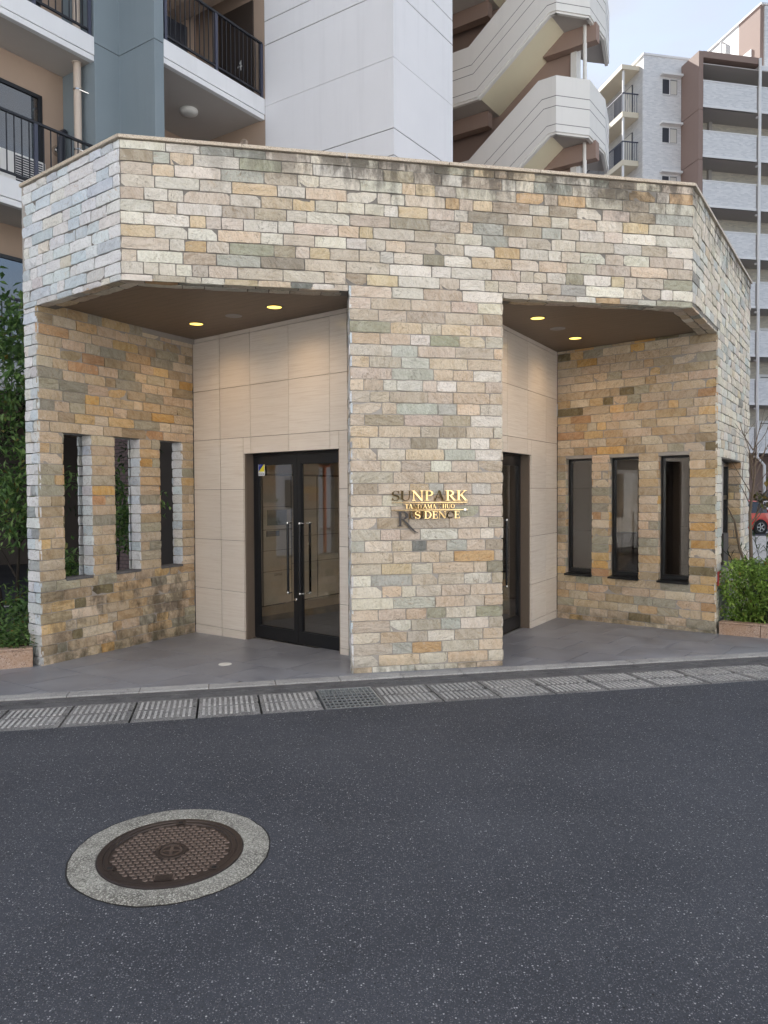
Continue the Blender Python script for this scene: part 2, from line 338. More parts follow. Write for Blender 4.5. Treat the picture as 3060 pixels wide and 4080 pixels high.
MAT['far_brown'] = plain('far_brown', (0.29, 0.21, 0.18), 0.8, 0.3, var=0.05, scale=0.6)
MAT['far_white'] = plain('far_white', (0.78, 0.78, 0.78), 0.7, 0.3, var=0.03, scale=0.6)
MAT['far_cream'] = plain('far_cream', (0.66, 0.60, 0.48), 0.7, 0.3, var=0.03, scale=0.6)
MAT['far_under'] = plain('far_under', (0.44, 0.41, 0.39), 0.8, 0.3, var=0.05, scale=0.8)
def fartile(name, axis, a, b, mortar, w=0.24, h=0.07):
    k = NT(name, 0.5, 0.4); p = k.pos(); s = k.xyz(p)
    along = k.math('ADD', k.math('MULTIPLY', s[0], axis[0]), k.math('MULTIPLY', s[1], axis[1]))
    uv = k.n('CombineXYZ', {0: along, 1: s[2], 2: 0.0}).outputs[0]
    br = k.n('TexBrick', {'Vector': uv, 'Color1': (*a, 1), 'Color2': (*b, 1), 'Mortar': (*mortar, 1), 'Scale': 1.0, 'Mortar Size': 0.008, 'Brick Width': w, 'Row Height': h})
    br.offset = 0.5
    k.set(Base_Color=br.outputs[0]); return k.m
# ------------------------------------------------------------------ plan of the entrance pavilion (metres, camera above the origin)
L0, L1, R1, R2 = V2(-3.760, 8.057), V2(-2.358, 6.945), V2(3.257, 8.107), V2(5.678, 11.919)
PA, PB = V2(-2.468, 9.995), V2(2.475, 10.974)
PL, PR, LP, RP = V2(-0.325, 7.366), V2(1.196, 7.681), V2(-3.545, 7.886), V2(4.098, 9.431)
PE = V2(-0.390, 8.288); PRB = V2(1.02, 8.46)
EJ = V2(1.928, 10.030)
ZT, ZS, ZC, ZD = 4.926, 3.671, 3.731, 2.228
flz = lambda x, y: 0.16 + 0.00574 * x - 0.02163 * y
rdz = lambda x, y: -0.10907 - 0.0028 * x + 0.02255 * y
GD = V2(0.9774, 0.2113); GN = V2(-0.2113, 0.9774)      # along and across the gutter
gp = lambda a, n: V2(*(GD * a + GN * n))
def sheet(name, poly, zf, mat, thick=0.05, kind='structure', parent=None):
    o = MB().prism(poly, (lambda x, y: zf(x, y) - thick), zf).build(name, mat, parent)
    return tag(o, kind=kind) if parent is None else o
# ground and road
sheet('ground', [(-400, -400), (400, -400), (400, 400), (-400, 400)], lambda x, y: -0.22, MAT['ground'], 0.5)
sheet('road', [gp(-70, -1.2), gp(70, -1.2), gp(70, 6.01), gp(-70, 6.01)], rdz, MAT['asphalt'], 0.3)
pv = sheet('pavement', [gp(-70, -4.0), gp(70, -4.0), gp(70, -1.2), gp(-70, -1.2)], lambda x, y: rdz(x, y) + 0.12 + 0.0 * x, MAT['channel'], 0.4)
# porch floor: bed plus separate tiles
bedp = [gp(-6.2, 7.19), gp(6.6, 7.19), gp(6.6, 12.2), gp(-1.5, 13.6), gp(-3.9, 9.3)]
fb = sheet('porch_floor', bedp, lambda x, y: flz(x, y) - 0.006, MAT['joint'], 0.2)
def clip(poly, inside, inter):
    outp = []
    for i, q in enumerate(poly):
        pr = poly[i - 1]
        if inside(q):
            if not inside(pr): outp.append(inter(pr, q))
            outp.append(q)
        elif inside(pr): outp.append(inter(pr, q))
    return outp
def clip_half(poly, n, d):      # keep n.p >= d
    f = lambda q: n.x * q[0] + n.y * q[1] - d
    def inter(a, b):
        fa, fb_ = f(a), f(b); t = fa / (fa - fb_); return (a[0] + (b[0] - a[0]) * t, a[1] + (b[1] - a[1]) * t)
    return clip(poly, lambda q: f(q) >= 0, inter)
TU, TV = dirv(-36), dirv(54)
ts = 0.62
for i in range(-14, 12):
    for j in range(3, 26):
        c0 = TU * (i * ts + (0.31 if j % 2 else 0.0)) + TV * (j * ts * 0.5 * 2)
        a, b = ts - 0.007, ts - 0.007
        q = [tuple(c0), tuple(c0 + TU * a), tuple(c0 + TU * a + TV * b), tuple(c0 + TV * b)]
        q = clip_half(q, GN, 7.192)
        for k in range(len(bedp)):
            e0, e1 = Vector(bedp[k]), Vector(bedp[(k + 1) % len(bedp)]); e = (e1 - e0).normalized(); nn = V2(-e.y, e.x)
            if len(q) > 2: q = clip_half(q, nn, nn.dot(e0))
        if len(q) < 3: continue
        ar = sum(q[k - 1][0] * q[k][1] - q[k][0] * q[k - 1][1] for k in range(len(q))) / 2
        if ar < 0.01: continue
        MB().prism(q, lambda x, y: flz(x, y) - 0.03, flz).build('floor_tile', MAT['floor_tile'], fb)
# kerb stones along the porch edge
kerb = sheet('kerb', [gp(-40, 7.02), gp(40, 7.02), gp(40, 7.19), gp(-40, 7.19)], lambda x, y: flz(x, y) - 0.012, MAT['joint'], 0.2)
a = -9.1; rk = random.Random(3)
while a < 9:
    ln = 0.6
    for n0, n1, z0 in ((7.024, 7.186, 0.0),):
        mb = MB(); P = [gp(a + 0.003, n0), gp(a + ln - 0.003, n0), gp(a + ln - 0.003, n1), gp(a + 0.003, n1)]
        dz = rk.uniform(-0.002, 0.003)
        mb.prism([tuple(q) for q in P], lambda x, y: flz(x, y) - 0.1, lambda x, y: flz(x, y) + 0.001 + dz)
        mb.build('kerb_stone', MAT['kerb'], kerb, bevel=0.006)
    a += ln
# gutter: sunk channel strip, cover slabs and the grate
gut = sheet('gutter', [gp(-40, 6.0), gp(40, 6.0), gp(40, 7.03), gp(-40, 7.03)], lambda x, y: flz(x, y) - 0.07, MAT['void'], 0.2)
mb = MB()
for n0, n1, dz in ((6.90, 7.018, -0.012), (6.78, 6.894, -0.020), (6.70, 6.776, -0.014)):
    mb.prism([tuple(gp(-40, n0)), tuple(gp(40, n0)), tuple(gp(40, n1)), tuple(gp(-40, n1))], lambda x, y: flz(x, y) - 0.1, lambda x, y, d=dz: flz(x, y) + d)
mb.build('channel_strip', MAT['channel'], gut)
lid_pitch = 0.4985; a_gr = GD.dot(V2(-0.635, 6.734)) + 0.02   # grate starts here
def lid_frame(a):
    o = gp(a, 6.015); X = v3(GD, 0.00574 * GD.x - 0.02163 * GD.y); Y = v3(GN, 0.00574 * GN.x - 0.02163 * GN.y); Z = X.cross(Y).normalized()
    return Matrix(((X.x, Y.x, Z.x, o.x), (X.y, Y.y, Z.y, o.y), (X.z, Y.z, Z.z, flz(o.x, o.y)), (0, 0, 0, 1)))
lidm = []
for var in range(5):
    rv = random.Random(40 + var); w, d = 0.485, 0.675; mb = MB()
    notch = rv.random() < 0.75; nw = 0.03
    poly = [(0.004, 0.004), (w, 0.004), (w, 0.36), (w - nw, 0.37), (w - nw, 0.43), (w, 0.44), (w, d), (0.004, d)] if notch else [(0.004, 0.004), (w, 0.004), (w, d), (0.004, d)]
    mb.prism(poly, -0.09, -0.006)
    m = mb.mesh('cover_slab'); m.materials.append(MAT['lid'])
    rb = MB()
    for row, (y0, y1) in enumerate(((0.10, 0.335), (0.375, 0.62))):
        for i in range(10):
            x = 0.035 + i * 0.0435; q0 = y0 + rv.uniform(0, 0.02); q1 = y1 - rv.uniform(0, 0.02)
            if x > 0.43 and notch and row == 1: q0 = 0.46
            h = rv.uniform(-0.002, 0.003); rb.box(x, x + 0.019, q0, q1, -0.02, h)
    m2 = rb.mesh('rib'); m2.materials.append(MAT['rib']); lidm.append((m, m2))
for i in range(-14, 15):
    if i == 0: continue
    var = lidm[rk.randrange(5)]; F = lid_frame(a_gr + i * lid_pitch)
    o = link('cover_slab', var[0]); o.matrix_world = F @ Matrix.Rotation(rk.uniform(-0.004, 0.004), 4, 'X'); W_ = o.matrix_world.copy(); adopt(o, gut)
    r_ = link('rib', var[1]); r_.matrix_world = W_; r_.parent = o; r_.matrix_parent_inverse = W_.inverted()
F = lid_frame(a_gr); g = thing('drain_grate', 'galvanised steel grid over the roadside gutter in front of the pillar', 'drain grate', F.translation)
def fbox(mb, F, x0, x1, y0, y1, z0, z1):
    mb.hexa([F @ Vector(q) for q in ((x0, y0, z0), (x1, y0, z0), (x1, y1, z0), (x0, y1, z0))], [F @ Vector(q) for q in ((x0, y0, z1), (x1, y0, z1), (x1, y1, z1), (x0, y1, z1))])
mb = MB()
for x0, x1, y0, y1 in ((0.003, 0.017, 0.012, 0.675), (0.475, 0.489, 0.012, 0.675), (0.017, 0.475, 0.012, 0.026), (0.017, 0.475, 0.661, 0.675)): fbox(mb, F, x0, x1, y0, y1, -0.05, 0.004)
mb.build('frame', MAT['galv'], g)
for i in range(1, 12):
    x = 0.01 + i * 0.472 / 12; mb = MB(); fbox(mb, F, x - 0.003, x + 0.003, 0.026, 0.661, -0.014, 0.003); mb.build('bearing_bar', MAT['galv'], g)
for i in range(1, 7):
    y = 0.019 + i * 0.649 / 7; mb = MB(); fbox(mb, F, 0.017, 0.475, y - 0.005, y + 0.005, -0.012, 0.0015); mb.build('cross_bar', MAT['galv'], g)
MAT['joint_dark'] = plain('dirt_joint', (0.018, 0.017, 0.016), 0.9)
# manhole
MC = V2(-1.062, 3.755); mz = rdz(*MC)
SL = Vector((1, 0, -0.0028)).normalized(); SN = Vector((0, 1, 0.02255)); SZ = SL.cross(SN).normalized(); SN = SZ.cross(SL)
MF = Matrix(((SL.x, SN.x, SZ.x, MC.x), (SL.y, SN.y, SZ.y, MC.y), (SL.z, SN.z, SZ.z, mz), (0, 0, 0, 1))) @ Matrix.Rotation(R(8), 4, 'Z')
def fpts(vs): return [MF @ Vector(q) for q in vs]
mh = thing('manhole_cover', 'round brown cast iron manhole cover set in a pale concrete ring in the road', 'manhole', MF.translation)
n = 72; rn = random.Random(5); vs = []
ro = [0.478 + 0.008 * (noise.noise(Vector((cos(2 * pi * k / n) * 3, sin(2 * pi * k / n) * 3, 2))) + rn.uniform(-.3, .3)) for k in range(n)]
mb = MB(); prof = lambda r, z: fpts([(cos(2 * pi * k / n) * (ro[k] if r is None else r), sin(2 * pi * k / n) * (ro[k] if r is None else r), z) for k in range(n)])
rings = [prof(None, -0.03), prof(None, 0.004), prof(0.42, 0.009), prof(0.36, 0.007), prof(0.353, 0.003), prof(0.353, -0.03)]
mb.add([q for r in rings for q in r], [(i * n + k, i * n + (k + 1) % n, (i + 1) * n + (k + 1) % n, (i + 1) * n + k) for i in range(5) for k in range(n)])
mb.build('concrete_ring', MAT['ring'], mh)
mb = MB(); mb.add(prof(None, 0.0015) + [MC_ + (MC_ - MF.translation) * (0.018 + 0.014 * noise.noise((MC_ - MF.translation) * 9)) for MC_ in prof(None, 0.0015)], [(k, n + k, n + (k + 1) % n, (k + 1) % n) for k in range(n)]); mb.build('dirt_joint', MAT['joint_dark'], mh)
def mring(prof_, mat, name, nn=64, smooth=True):
    mb = MB(); vs = [q for r, z in prof_ for q in fpts([(cos(2 * pi * k / nn) * r, sin(2 * pi * k / nn) * r, z) for k in range(nn)])]
    fs = [(i * nn + k, i * nn + (k + 1) % nn, (i + 1) * nn + (k + 1) % nn, (i + 1) * nn + k) for i in range(len(prof_) - 1) for k in range(nn)]
    if prof_[-1][0] < 0.3 or name == 'disc': fs.append(tuple((len(prof_) - 1) * nn + k for k in range(nn)))
    mb.add(vs, fs); return mb.build(name, mat, mh)
mring([(0.351, -0.02), (0.351, 0.006), (0.345, 0.009), (0.322, 0.009), (0.318, 0.003)], MAT['iron'], 'frame')
mring([(0.320, 0.0), (0.318, 0.006), (0.312, 0.007), (0.296, 0.007), (0.293, 0.002), (0.0001, 0.002)], MAT['iron'], 'lid')
hx = 0.0335; mb = MB()
for i in range(-12, 13):
    for j in range(-12, 13):
        x = (i + (0.5 if j % 2 else 0)) * hx; y = j * hx * 0.866; r = hypot(x, y)
        if r > 0.275 or r < 0.085: continue
        if abs(x) < 0.045 and -0.285 < y < -0.235: continue
        rad = hx * 0.46
        b = [(x + cos(pi / 6 + k * pi / 3) * rad, y + sin(pi / 6 + k * pi / 3) * rad, 0.001) for k in range(6)]
        t = [(x + cos(pi / 6 + k * pi / 3) * rad * 0.8, y + sin(pi / 6 + k * pi / 3) * rad * 0.8, 0.0068) for k in range(6)]
        mb.add(fpts(b + t), [tuple(range(6, 12))] + [(k, (k + 1) % 6, 6 + (k + 1) % 6, 6 + k) for k in range(6)])
o = mb.build('hexagon_stud', MAT['iron_worn'], mh); o['kind'] = 'stuff'
em = mring([(0.078, 0.001), (0.076, 0.009), (0.060, 0.009), (0.058, 0.004), (0.0001, 0.004)], MAT['iron'], 'emblem')
mb = MB()
for k in range(40):
    a0, a1 = 2 * pi * k / 40, 2 * pi * (k + 1) / 40
    b = [(cos(a) * r, sin(a) * r, 0.004) for a, r in ((a0, 0.044), (a0, 0.053), (a1, 0.053), (a1, 0.044))]
    mb.hexa(fpts(b), fpts([(q[0], q[1], 0.009) for q in b]))
for x0, x1, y0, y1 in ((-0.042, 0.042, -0.006, 0.006), (-0.007, 0.007, 0.006, 0.043), (-0.007, 0.007, -0.043, -0.006)):
    b = [(x0, y0, 0.004), (x1, y0, 0.004), (x1, y1, 0.004), (x0, y1, 0.004)]; mb.hexa(fpts(b), fpts([(q[0], q[1], 0.0085) for q in b]))
mb.build('cross_in_circle', MAT['iron_worn'], em)
mb = MB(); b = [(-0.04, -0.283, 0.001), (0.04, -0.283, 0.001), (0.04, -0.236, 0.001), (-0.04, -0.236, 0.001)]; mb.hexa(fpts(b), fpts([(q[0], q[1], 0.008) for q in b]))
b = [(-0.026, -0.274, 0.008), (0.026, -0.274, 0.008), (0.026, -0.245, 0.008), (-0.026, -0.245, 0.008)]; mb.hexa(fpts(b), fpts([(q[0], q[1], 0.0095) for q in b]))
mb.build('label_plate', MAT['iron'], mh)
for ang in (88, 208, 318):
    c = dirv(ang) * 0.30; mb = MB(); b = [(c.x - 0.022, c.y - 0.018, 0.002), (c.x + 0.022, c.y - 0.018, 0.002), (c.x + 0.022, c.y + 0.018, 0.002), (c.x - 0.022, c.y + 0.018, 0.002)]
    mb.hexa(fpts(b), fpts([(q[0], q[1], 0.0105) for q in b])); lk = mb.build('lock_lug', MAT['iron'], mh)
    mb = MB(); b = [(c.x - 0.011, c.y - 0.009, 0.009), (c.x + 0.011, c.y - 0.009, 0.009), (c.x + 0.011, c.y + 0.009, 0.009), (c.x - 0.011, c.y + 0.009, 0.009)]
    mb.hexa(fpts(b), fpts([(q[0], q[1], 0.0115) for q in b])); mb.build('key_hole', MAT['void'], lk)
# ------------------------------------------------------------------ stone bricks
CRS = 0.1114
def brick_mesh(ln, seed, h=CRS - 0.011):
    rv = random.Random(seed); nx = max(2, min(6, round(ln / 0.07))); nz_ = 2; th = 0.024
    mb = MB(); g = {}
    rough = rv.choice((0.002, 0.003, 0.005, 0.008))
    tilt = rv.uniform(-0.004, 0.004)
    for i in range(nx + 1):
        for j in range(nz_ + 1):
            x = ln * i / nx; z = h * j / nz_
            if i in (0, nx): x += rv.uniform(-0.0022, 0.0022)
            else: x += rv.uniform(-0.012, 0.012)
            if j in (0, nz_): z += rv.uniform(-0.0030, 0.0030)
            else: z += rv.uniform(-0.012, 0.012)
            y = rv.uniform(-rough, rough * 0.6) + tilt * (j - 1) * 0.5
            if i in (0, nx) or j in (0, nz_): y -= rough * rv.uniform(0.2, 1.0)
            if (i in (0, nx)) and (j in (0, nz_)):
                y -= 0.003; x += (0.003 if i == 0 else -0.003) * rv.random(); z += (0.003 if j == 0 else -0.003) * rv.random()
            g[i, j] = (x, y, z)
    # x along the wall, +y outwards, z up
    idx = {k: n_ for n_, k in enumerate(g)}; vs = [(a_, b_, c_) for a_, b_, c_ in g.values()]
    fs = [(idx[i, j], idx[i, j + 1], idx[i + 1, j + 1], idx[i + 1, j]) for i in range(nx) for j in range(nz_)]
    nf = len(fs)
    ring = [(i, 0) for i in range(nx)] + [(nx, j) for j in range(nz_)] + [(i, nz_) for i in range(nx, 0, -1)] + [(0, j) for j in range(nz_, 0, -1)]
    o = len(vs); vs += [g[k] for k in ring] + [(g[k][0], -th, g[k][2]) for k in ring]; m_ = len(ring)
    fs += [(o + k, o + (k + 1) % m_, o + m_ + (k + 1) % m_, o + m_ + k) for k in range(m_)]
    mb.add(vs, fs); return mb, nf
BL = (0.10, 0.15, 0.20, 0.30, 0.40)
BR = {}
for ln in BL:
    for s in range(7):
        mb, nf = brick_mesh(ln, int(ln * 1000) + s * 17); m = mb.mesh('brick')
        for q in m.polygons[:nf]: q.use_smooth = True
        m.materials.append(MAT['stone']); BR[ln, s] = (m, mb)
PALC = [((0.41, 0.345, 0.285), 20), ((0.45, 0.375, 0.32), 16), ((0.49, 0.45, 0.395), 15), ((0.53, 0.51, 0.48), 11), ((0.36, 0.32, 0.275), 10), ((0.25, 0.272, 0.27), 4), ((0.33, 0.35, 0.335), 5),
        ((0.46, 0.35, 0.22), 3), ((0.48, 0.37, 0.265), 6), ((0.42, 0.25, 0.085), 1.3), ((0.20, 0.18, 0.135), 2.2), ((0.29, 0.235, 0.17), 5), ((0.16, 0.165, 0.16), 0.35), ((0.24, 0.25, 0.19), 3)]
PAL_LAMP = [((0.42, 0.335, 0.25), 20), ((0.44, 0.35, 0.27), 16), ((0.46, 0.40, 0.33), 12), ((0.40, 0.285, 0.17), 9), ((0.36, 0.29, 0.215), 10), ((0.22, 0.225, 0.195), 8), ((0.29, 0.28, 0.23), 7),
        ((0.46, 0.32, 0.16), 6), ((0.44, 0.26, 0.075), 2.0), ((0.155, 0.13, 0.08), 3), ((0.27, 0.21, 0.14), 6), ((0.38, 0.215, 0.11), 2)]  # niche stone with warm lamplight put into the tints
PAL_SKY = [((0.53, 0.53, 0.515), 20), ((0.49, 0.49, 0.48), 16), ((0.46, 0.43, 0.41), 12), ((0.36, 0.40, 0.42), 14), ((0.41, 0.45, 0.47), 12), ((0.54, 0.50, 0.44), 8), ((0.19, 0.20, 0.20), 2), ((0.48, 0.42, 0.32), 4)]  # side-face stone with blue skylight put into the tints
def pick(pal, rv):
    t = rv.uniform(0, sum(w for _, w in pal))
    for c, w in pal:
        t -= w
        if t <= 0: break
    f = rv.uniform(0.88, 1.10) * (1.52 if pal is PAL_LAMP else 1.62 if pal is PAL_SKY else 1.45); g_ = sum(c) / 3; k_ = 1.0 if pal is PAL_LAMP else 0.9
    mn = (0.37, 0.315, 0.25) if pal is PAL_LAMP else (0.47, 0.46, 0.44) if pal is PAL_SKY else (0.44, 0.395, 0.335); c = tuple(q * 0.72 + m_ * 0.28 for q, m_ in zip(c, mn)) if sum(c) > 0.5 else c; g_ = sum(c) / 3
    return tuple(min(0.80, (g_ + (q - g_) * k_) * f * rv.uniform(0.98, 1.02) * w_) for q, w_ in zip(c, (0.985, 1.018, 1.055) if pal is PAL_SKY else (1.005, 1.0, 0.942)))
PLACED = {}
def put_brick(parent, frame, ln, h, rv, pal, proud):
    base = min(BL, key=lambda b: abs(b - ln)); m, mb = BR[base, rv.randrange(7)]
    S = Matrix.Diagonal((ln / base, 1, h / (CRS - 0.011), 1))
    fr = frame @ Matrix.Translation((0, proud, 0)) @ S; col = (*pick(pal, rv), 1.0)
    PLACED.setdefault(parent, []).append((fr, base, m, mb, col, ln * h))
def flush_bricks(limit=295):
    for parent, lst in PLACED.items():
        lst.sort(key=lambda q: (q[0].translation.xy - V2(0, 0)).length)
        rest = MB()
        for k, (fr, base, m, mb, col, ar) in enumerate(lst):
            if k < limit:
                o = bpy.data.objects.new('brick', m); COL.objects.link(o); o.matrix_world = fr; o.color = col
                o.parent = parent; o.matrix_parent_inverse = Matrix.Translation(-wloc(parent))
            else: rest.add([fr @ Vector(q) for q in mb.v], mb.f, col)
        if rest.v:
            o = rest.build('brick_remainder', MAT['stone_joined'], parent); o['kind'] = 'stuff'
    PLACED.clear()
def bond(parent, P0, P1, z0, z1, phase, pal, seed, holes=(), joint=0.008, lens=None, ends=0.004, flip=False, zlo=None, minl=0.09):
    """courses of bricks on the vertical face P0->P1; the outside is on the right of that direction (or left when flip)"""
    rv = random.Random(seed); P0, P1 = Vector(P0), Vector(P1); Ln = (P1 - P0).length; d = (P1 - P0).normalized()
    out = V2(d.y, -d.x) if not flip else V2(-d.y, d.x)
    zs = []; k = math.floor((z0 - phase) / CRS); z = phase + k * CRS; prev = []
    while z < z1 - 0.02:
        a, b = max(z, z0), min(z + CRS, z1)
        z += CRS
        if b - a < 0.03: continue
        iv = [(0.0, Ln)]
        for (s0, s1, h0, h1) in holes:
            if b > h0 + 0.03 and a < h1 - 0.03:
                nv = []
                for p, q in iv:
                    if s0 > p + 0.02: nv.append((p, min(q, s0)))
                    if s1 < q - 0.02: nv.append((max(p, s1), q))
                    if s1 <= p or s0 >= q: nv.append((p, q)) if (p, q) not in nv else None
                iv = sorted(set((p, q) for p, q in nv if q - p > 0.03))
        cur = []
        for p, q in iv:
            p += ends; q -= ends; best = None
            for tr in range(10):
                x = p; cs = []
                while q - x > 1e-6:
                    rem = q - x; ln = rv.choices((0.14, 0.20, 0.27, 0.30, 0.40), (14, 26, 14, 24, 20))[0] * rv.uniform(0.95, 1.06)
                    if lens: ln = rv.choice(lens)
                    if rem < ln + minl: ln = rem
                    if ln > 0.46: ln = rem / 2
                    cs.append((x, ln)); x += ln
                bad = sum(1 for c in cs[1:] for e in prev if abs(c[0] - e) < 0.035)
                if best is None or bad < best[0]: best = (bad, cs)
                if bad == 0: break
            for x, ln in best[1]:
                cur.append(x); w = ln - joint
                if w < 0.02: continue
                o = P0 + d * (x + ln - joint / 2)
                zb = a + 0.0045; hh = b - a - 0.009
                if zlo is not None and zb + hh < zlo(o.x, o.y) + 0.01: continue
                F = Matrix(((-d.x, out.x, 0, o.x), (-d.y, out.y, 0, o.y), (0, 0, 1, zb), (0, 0, 0, 1)))
                put_brick(parent, F, w, hh, rv, pal, rv.uniform(-0.006, 0.005))
        prev = cur
def backing(mb, P0, P1, z0, z1, thick, holes=(), inset=0.014, flip=False):
    P0, P1 = Vector(P0), Vector(P1); Ln = (P1 - P0).length; d = (P1 - P0).normalized(); out = V2(d.y, -d.x) if not flip else V2(-d.y, d.x)
    def blk(s0, s1, a, b):
        if s1 - s0 < 1e-4 or b - a < 1e-4: return
        A, B = P0 + d * s0 - out * inset, P0 + d * s1 - out * inset; C, D = B - out * (thick - inset), A - out * (thick - inset)
        p = [tuple(A), tuple(B), tuple(C), tuple(D)]
        if flip: p = p[::-1]
        mb.prism(p, a, b)
    cuts = sorted(holes)
    x = 0.0
    for s0, s1, h0, h1 in cuts:
        blk(x, s0, z0, z1); blk(s0, s1, z0, h0); blk(s0, s1, h1, z1); x = s1
    blk(x, Ln, z0, z1)
TOP = ZT - 0.0
PH = TOP - 0.72 * CRS            # course lines of the outer faces
# --- canopy: three-sided band of stone over the porch
can = thing('stone_canopy', 'pale stone-clad canopy band with granite coping above both glass entrances', 'canopy', v3((L1 + R1) / 2, ZS))
mb = MB()
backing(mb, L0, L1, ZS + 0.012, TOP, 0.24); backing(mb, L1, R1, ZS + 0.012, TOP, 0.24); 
mb.build('wall', MAT['mortar_shaded'], can)
bond(can, L0, L1, ZS, TOP, PH, PAL_SKY, 11)
PALK = [(tuple((q * 0.8 + sum(c) / 3 * 0.2) for q in c), w) for c, w in PALC] + [((0.50, 0.485, 0.455), 14), ((0.44, 0.425, 0.40), 8), ((0.47, 0.37, 0.235), 5)]
bond(can, L1, R1, ZS, TOP, PH, PALK, 12, holes=[((PL - L1).length, (PR - L1).length, ZS - 1, PH - 10 * CRS + 0.001)])
# undersides: two rows of stone
def soffit_rows(parent, P0, P1, seed, z=ZS, rows=2):
    P0, P1 = Vector(P0), Vector(P1); d = (P1 - P0).normalized(); inn = V2(-d.y, d.x); rv = random.Random(seed); Ln = (P1 - P0).length
    for r_ in range(rows):
        x = 0.13 * r_
        while x < Ln - 0.08:
            ln = min(rv.choice((0.2, 0.3, 0.4)), Ln - x); o = P0 + d * (x + 0.005) + inn * (0.012 + r_ * 0.113)
            F = Matrix(((d.x, 0, inn.x, o.x), (d.y, 0, inn.y, o.y), (0, -1, 0, z), (0, 0, 0, 1)))
            put_brick(parent, F, ln - 0.01, 0.1, rv, PALC, 0.0); x += ln
soffit_rows(can, LP + (L1 - L0).normalized() * 0.02, L1, 21); soffit_rows(can, L1, PL, 22); soffit_rows(can, PR, R1, 23)
# ceiling under the canopy
def ofs(P, a, b, t):  # offset inwards from edge a-b
    d = (b - a).normalized(); return P + V2(-d.y, d.x) * t
cpoly = [LP + V2(0.02, 0.1), L1 + V2(0.06, 0.22), R1 + V2(-0.12, 0.16), RP + V2(-0.1, 0.12), PB + V2(0.05, 0.1), (PB + PA) / 2 + V2(0.2, 0.5), PA + V2(-0.05, 0.1)]
MB().prism([tuple(q) for q in cpoly], ZC, ZC + 0.12).build('ceiling', MAT['soffit'], can)
roofp = [L0 + V2(0.12, 0.05), L1 + V2(0.03, 0.12), R1 + V2(-0.05, 0.12), R2 + V2(-0.15, 0.0), V2(0.9, 14.3), V2(-0.2, 13.5), V2(-2.1, 11.1), PA + V2(-0.2, 0.05)]
MB().prism([tuple(q) for q in roofp], 4.45, 4.60).build('roof', MAT['channel'], can)
# coping stones, mitred at the corners
def mitre(A, B, C, t):   # point offset to the right of A-B and B-C by t (outwards)
    d1, d2 = (B - A).normalized(), (C - B).normalized(); n1, n2 = V2(d1.y, -d1.x), V2(d2.y, -d2.x); bis = (n1 + n2).normalized()
    return B + bis * (t / bis.dot(n1))
cop = [L0, L1, R1, R2]; E0, E3 = L0 + (L0 - L1), R2 + (R2 - R1)
o_ = [mitre(a_, b_, c_, 0.022) for a_, b_, c_ in ((E0, L0, L1), (L0, L1, R1), (L1, R1, R2), (R1, R2, E3))]
i_ = [mitre(a_, b_, c_, -0.26) for a_, b_, c_ in ((E0, L0, L1), (L0, L1, R1), (L1, R1, R2), (R1, R2, E3))]
for k, nseg, fr in ((0, 2, (0, 0.47, 1)), (1, 6, (0, 0.19, 0.36, 0.535, 0.70, 0.86, 1)), (2, 4, (0, .28, .52, .78, 1))):
    for a_, b_ in zip(fr[:-1], fr[1:]):
        e = 0.0006
        q = [o_[k].lerp(o_[k + 1], a_ + e), o_[k].lerp(o_[k + 1], b_ - e), i_[k].lerp(i_[k + 1], b_ - e), i_[k].lerp(i_[k + 1], a_ + e)]
        MB().prism([tuple(x) for x in q], TOP + 0.004, TOP + 0.036).build('coping_stone', MAT['granite'], can, bevel=0.004)
# --- central pillar
SEEDP = 83
pil = thing('stone_pillar', 'broad stone-clad pillar between the two entrances carrying the gilt name sign', 'pillar', v3((PL + PR) / 2, 0))
mb = MB(); ZPT = PH - 10 * CRS
b_in = 0.014
q = [PL + V2(0.014, 0.018), PR + V2(-0.018, 0.012), PRB + V2(-0.018, 0.05), PE + V2(0.015, 0.05)]
mb.prism([tuple(x) for x in q], -0.2, ZC + 0.05); mb.build('wall', MAT['mortar'], pil)
bond(pil, PL, PR, -0.10, ZPT, PH, PALC[:4] + PALC[4:] + [((0.46, 0.37, 0.29), 14), ((0.43, 0.33, 0.25), 8)], SEEDP, zlo=flz)
bond(pil, PE, PL, -0.10, ZC, PH, PAL_SKY, 14, zlo=flz)
bond(pil, PR, PRB, -0.10, ZC, PH, PALC, 15, zlo=flz)
# --- left wall with three open slots
lw = thing('stone_wall', 'stone-clad side wall with three tall open slots beside the left entrance', 'wall', v3(LP, 0))
Lw = (PA - LP).length; dl = (PA - LP).normalized(); nl = V2(-dl.y, dl.x)
SZ0, SZ1 = 0.838, 2.404; PHL = SZ0
SL_ = [(0.325, 0.690, SZ0, SZ1), (1.035, 1.412, SZ0, SZ1), (1.760, 2.135, SZ0, SZ1)]
TL = 0.165
grow = lambda hs, e=0.014: [(a_ - e, b_ + e, c_ , d_) for a_, b_, c_, d_ in hs]
mb = MB(); A = LP + dl * 0.10; backing(mb, A, PA, -0.2, ZC + 0.05, TL - 0.014, [(a_ - 0.10, b_ - 0.10, c_, d_) for a_, b_, c_, d_ in grow(SL_)])
mb.prism([tuple(q) for q in (LP + dl * 0.017 - V2(dl.y, -dl.x) * 0.014, A - V2(dl.y, -dl.x) * 0.014, A + nl * (TL - 0.014), LP + dl * 0.075 + nl * (TL - 0.014))], -0.2, ZC + 0.05); mb.build('wall', MAT['mortar'], lw)
bond(lw, LP, PA, -0.12, ZC, PHL, PAL_LAMP, 31, holes=SL_, zlo=flz)
bond(lw, L0, LP, -0.12, ZS + 0.0, PH, PAL_SKY, 32, zlo=flz, lens=(0.09, 0.12, 0.16, 0.26), minl=0.07)
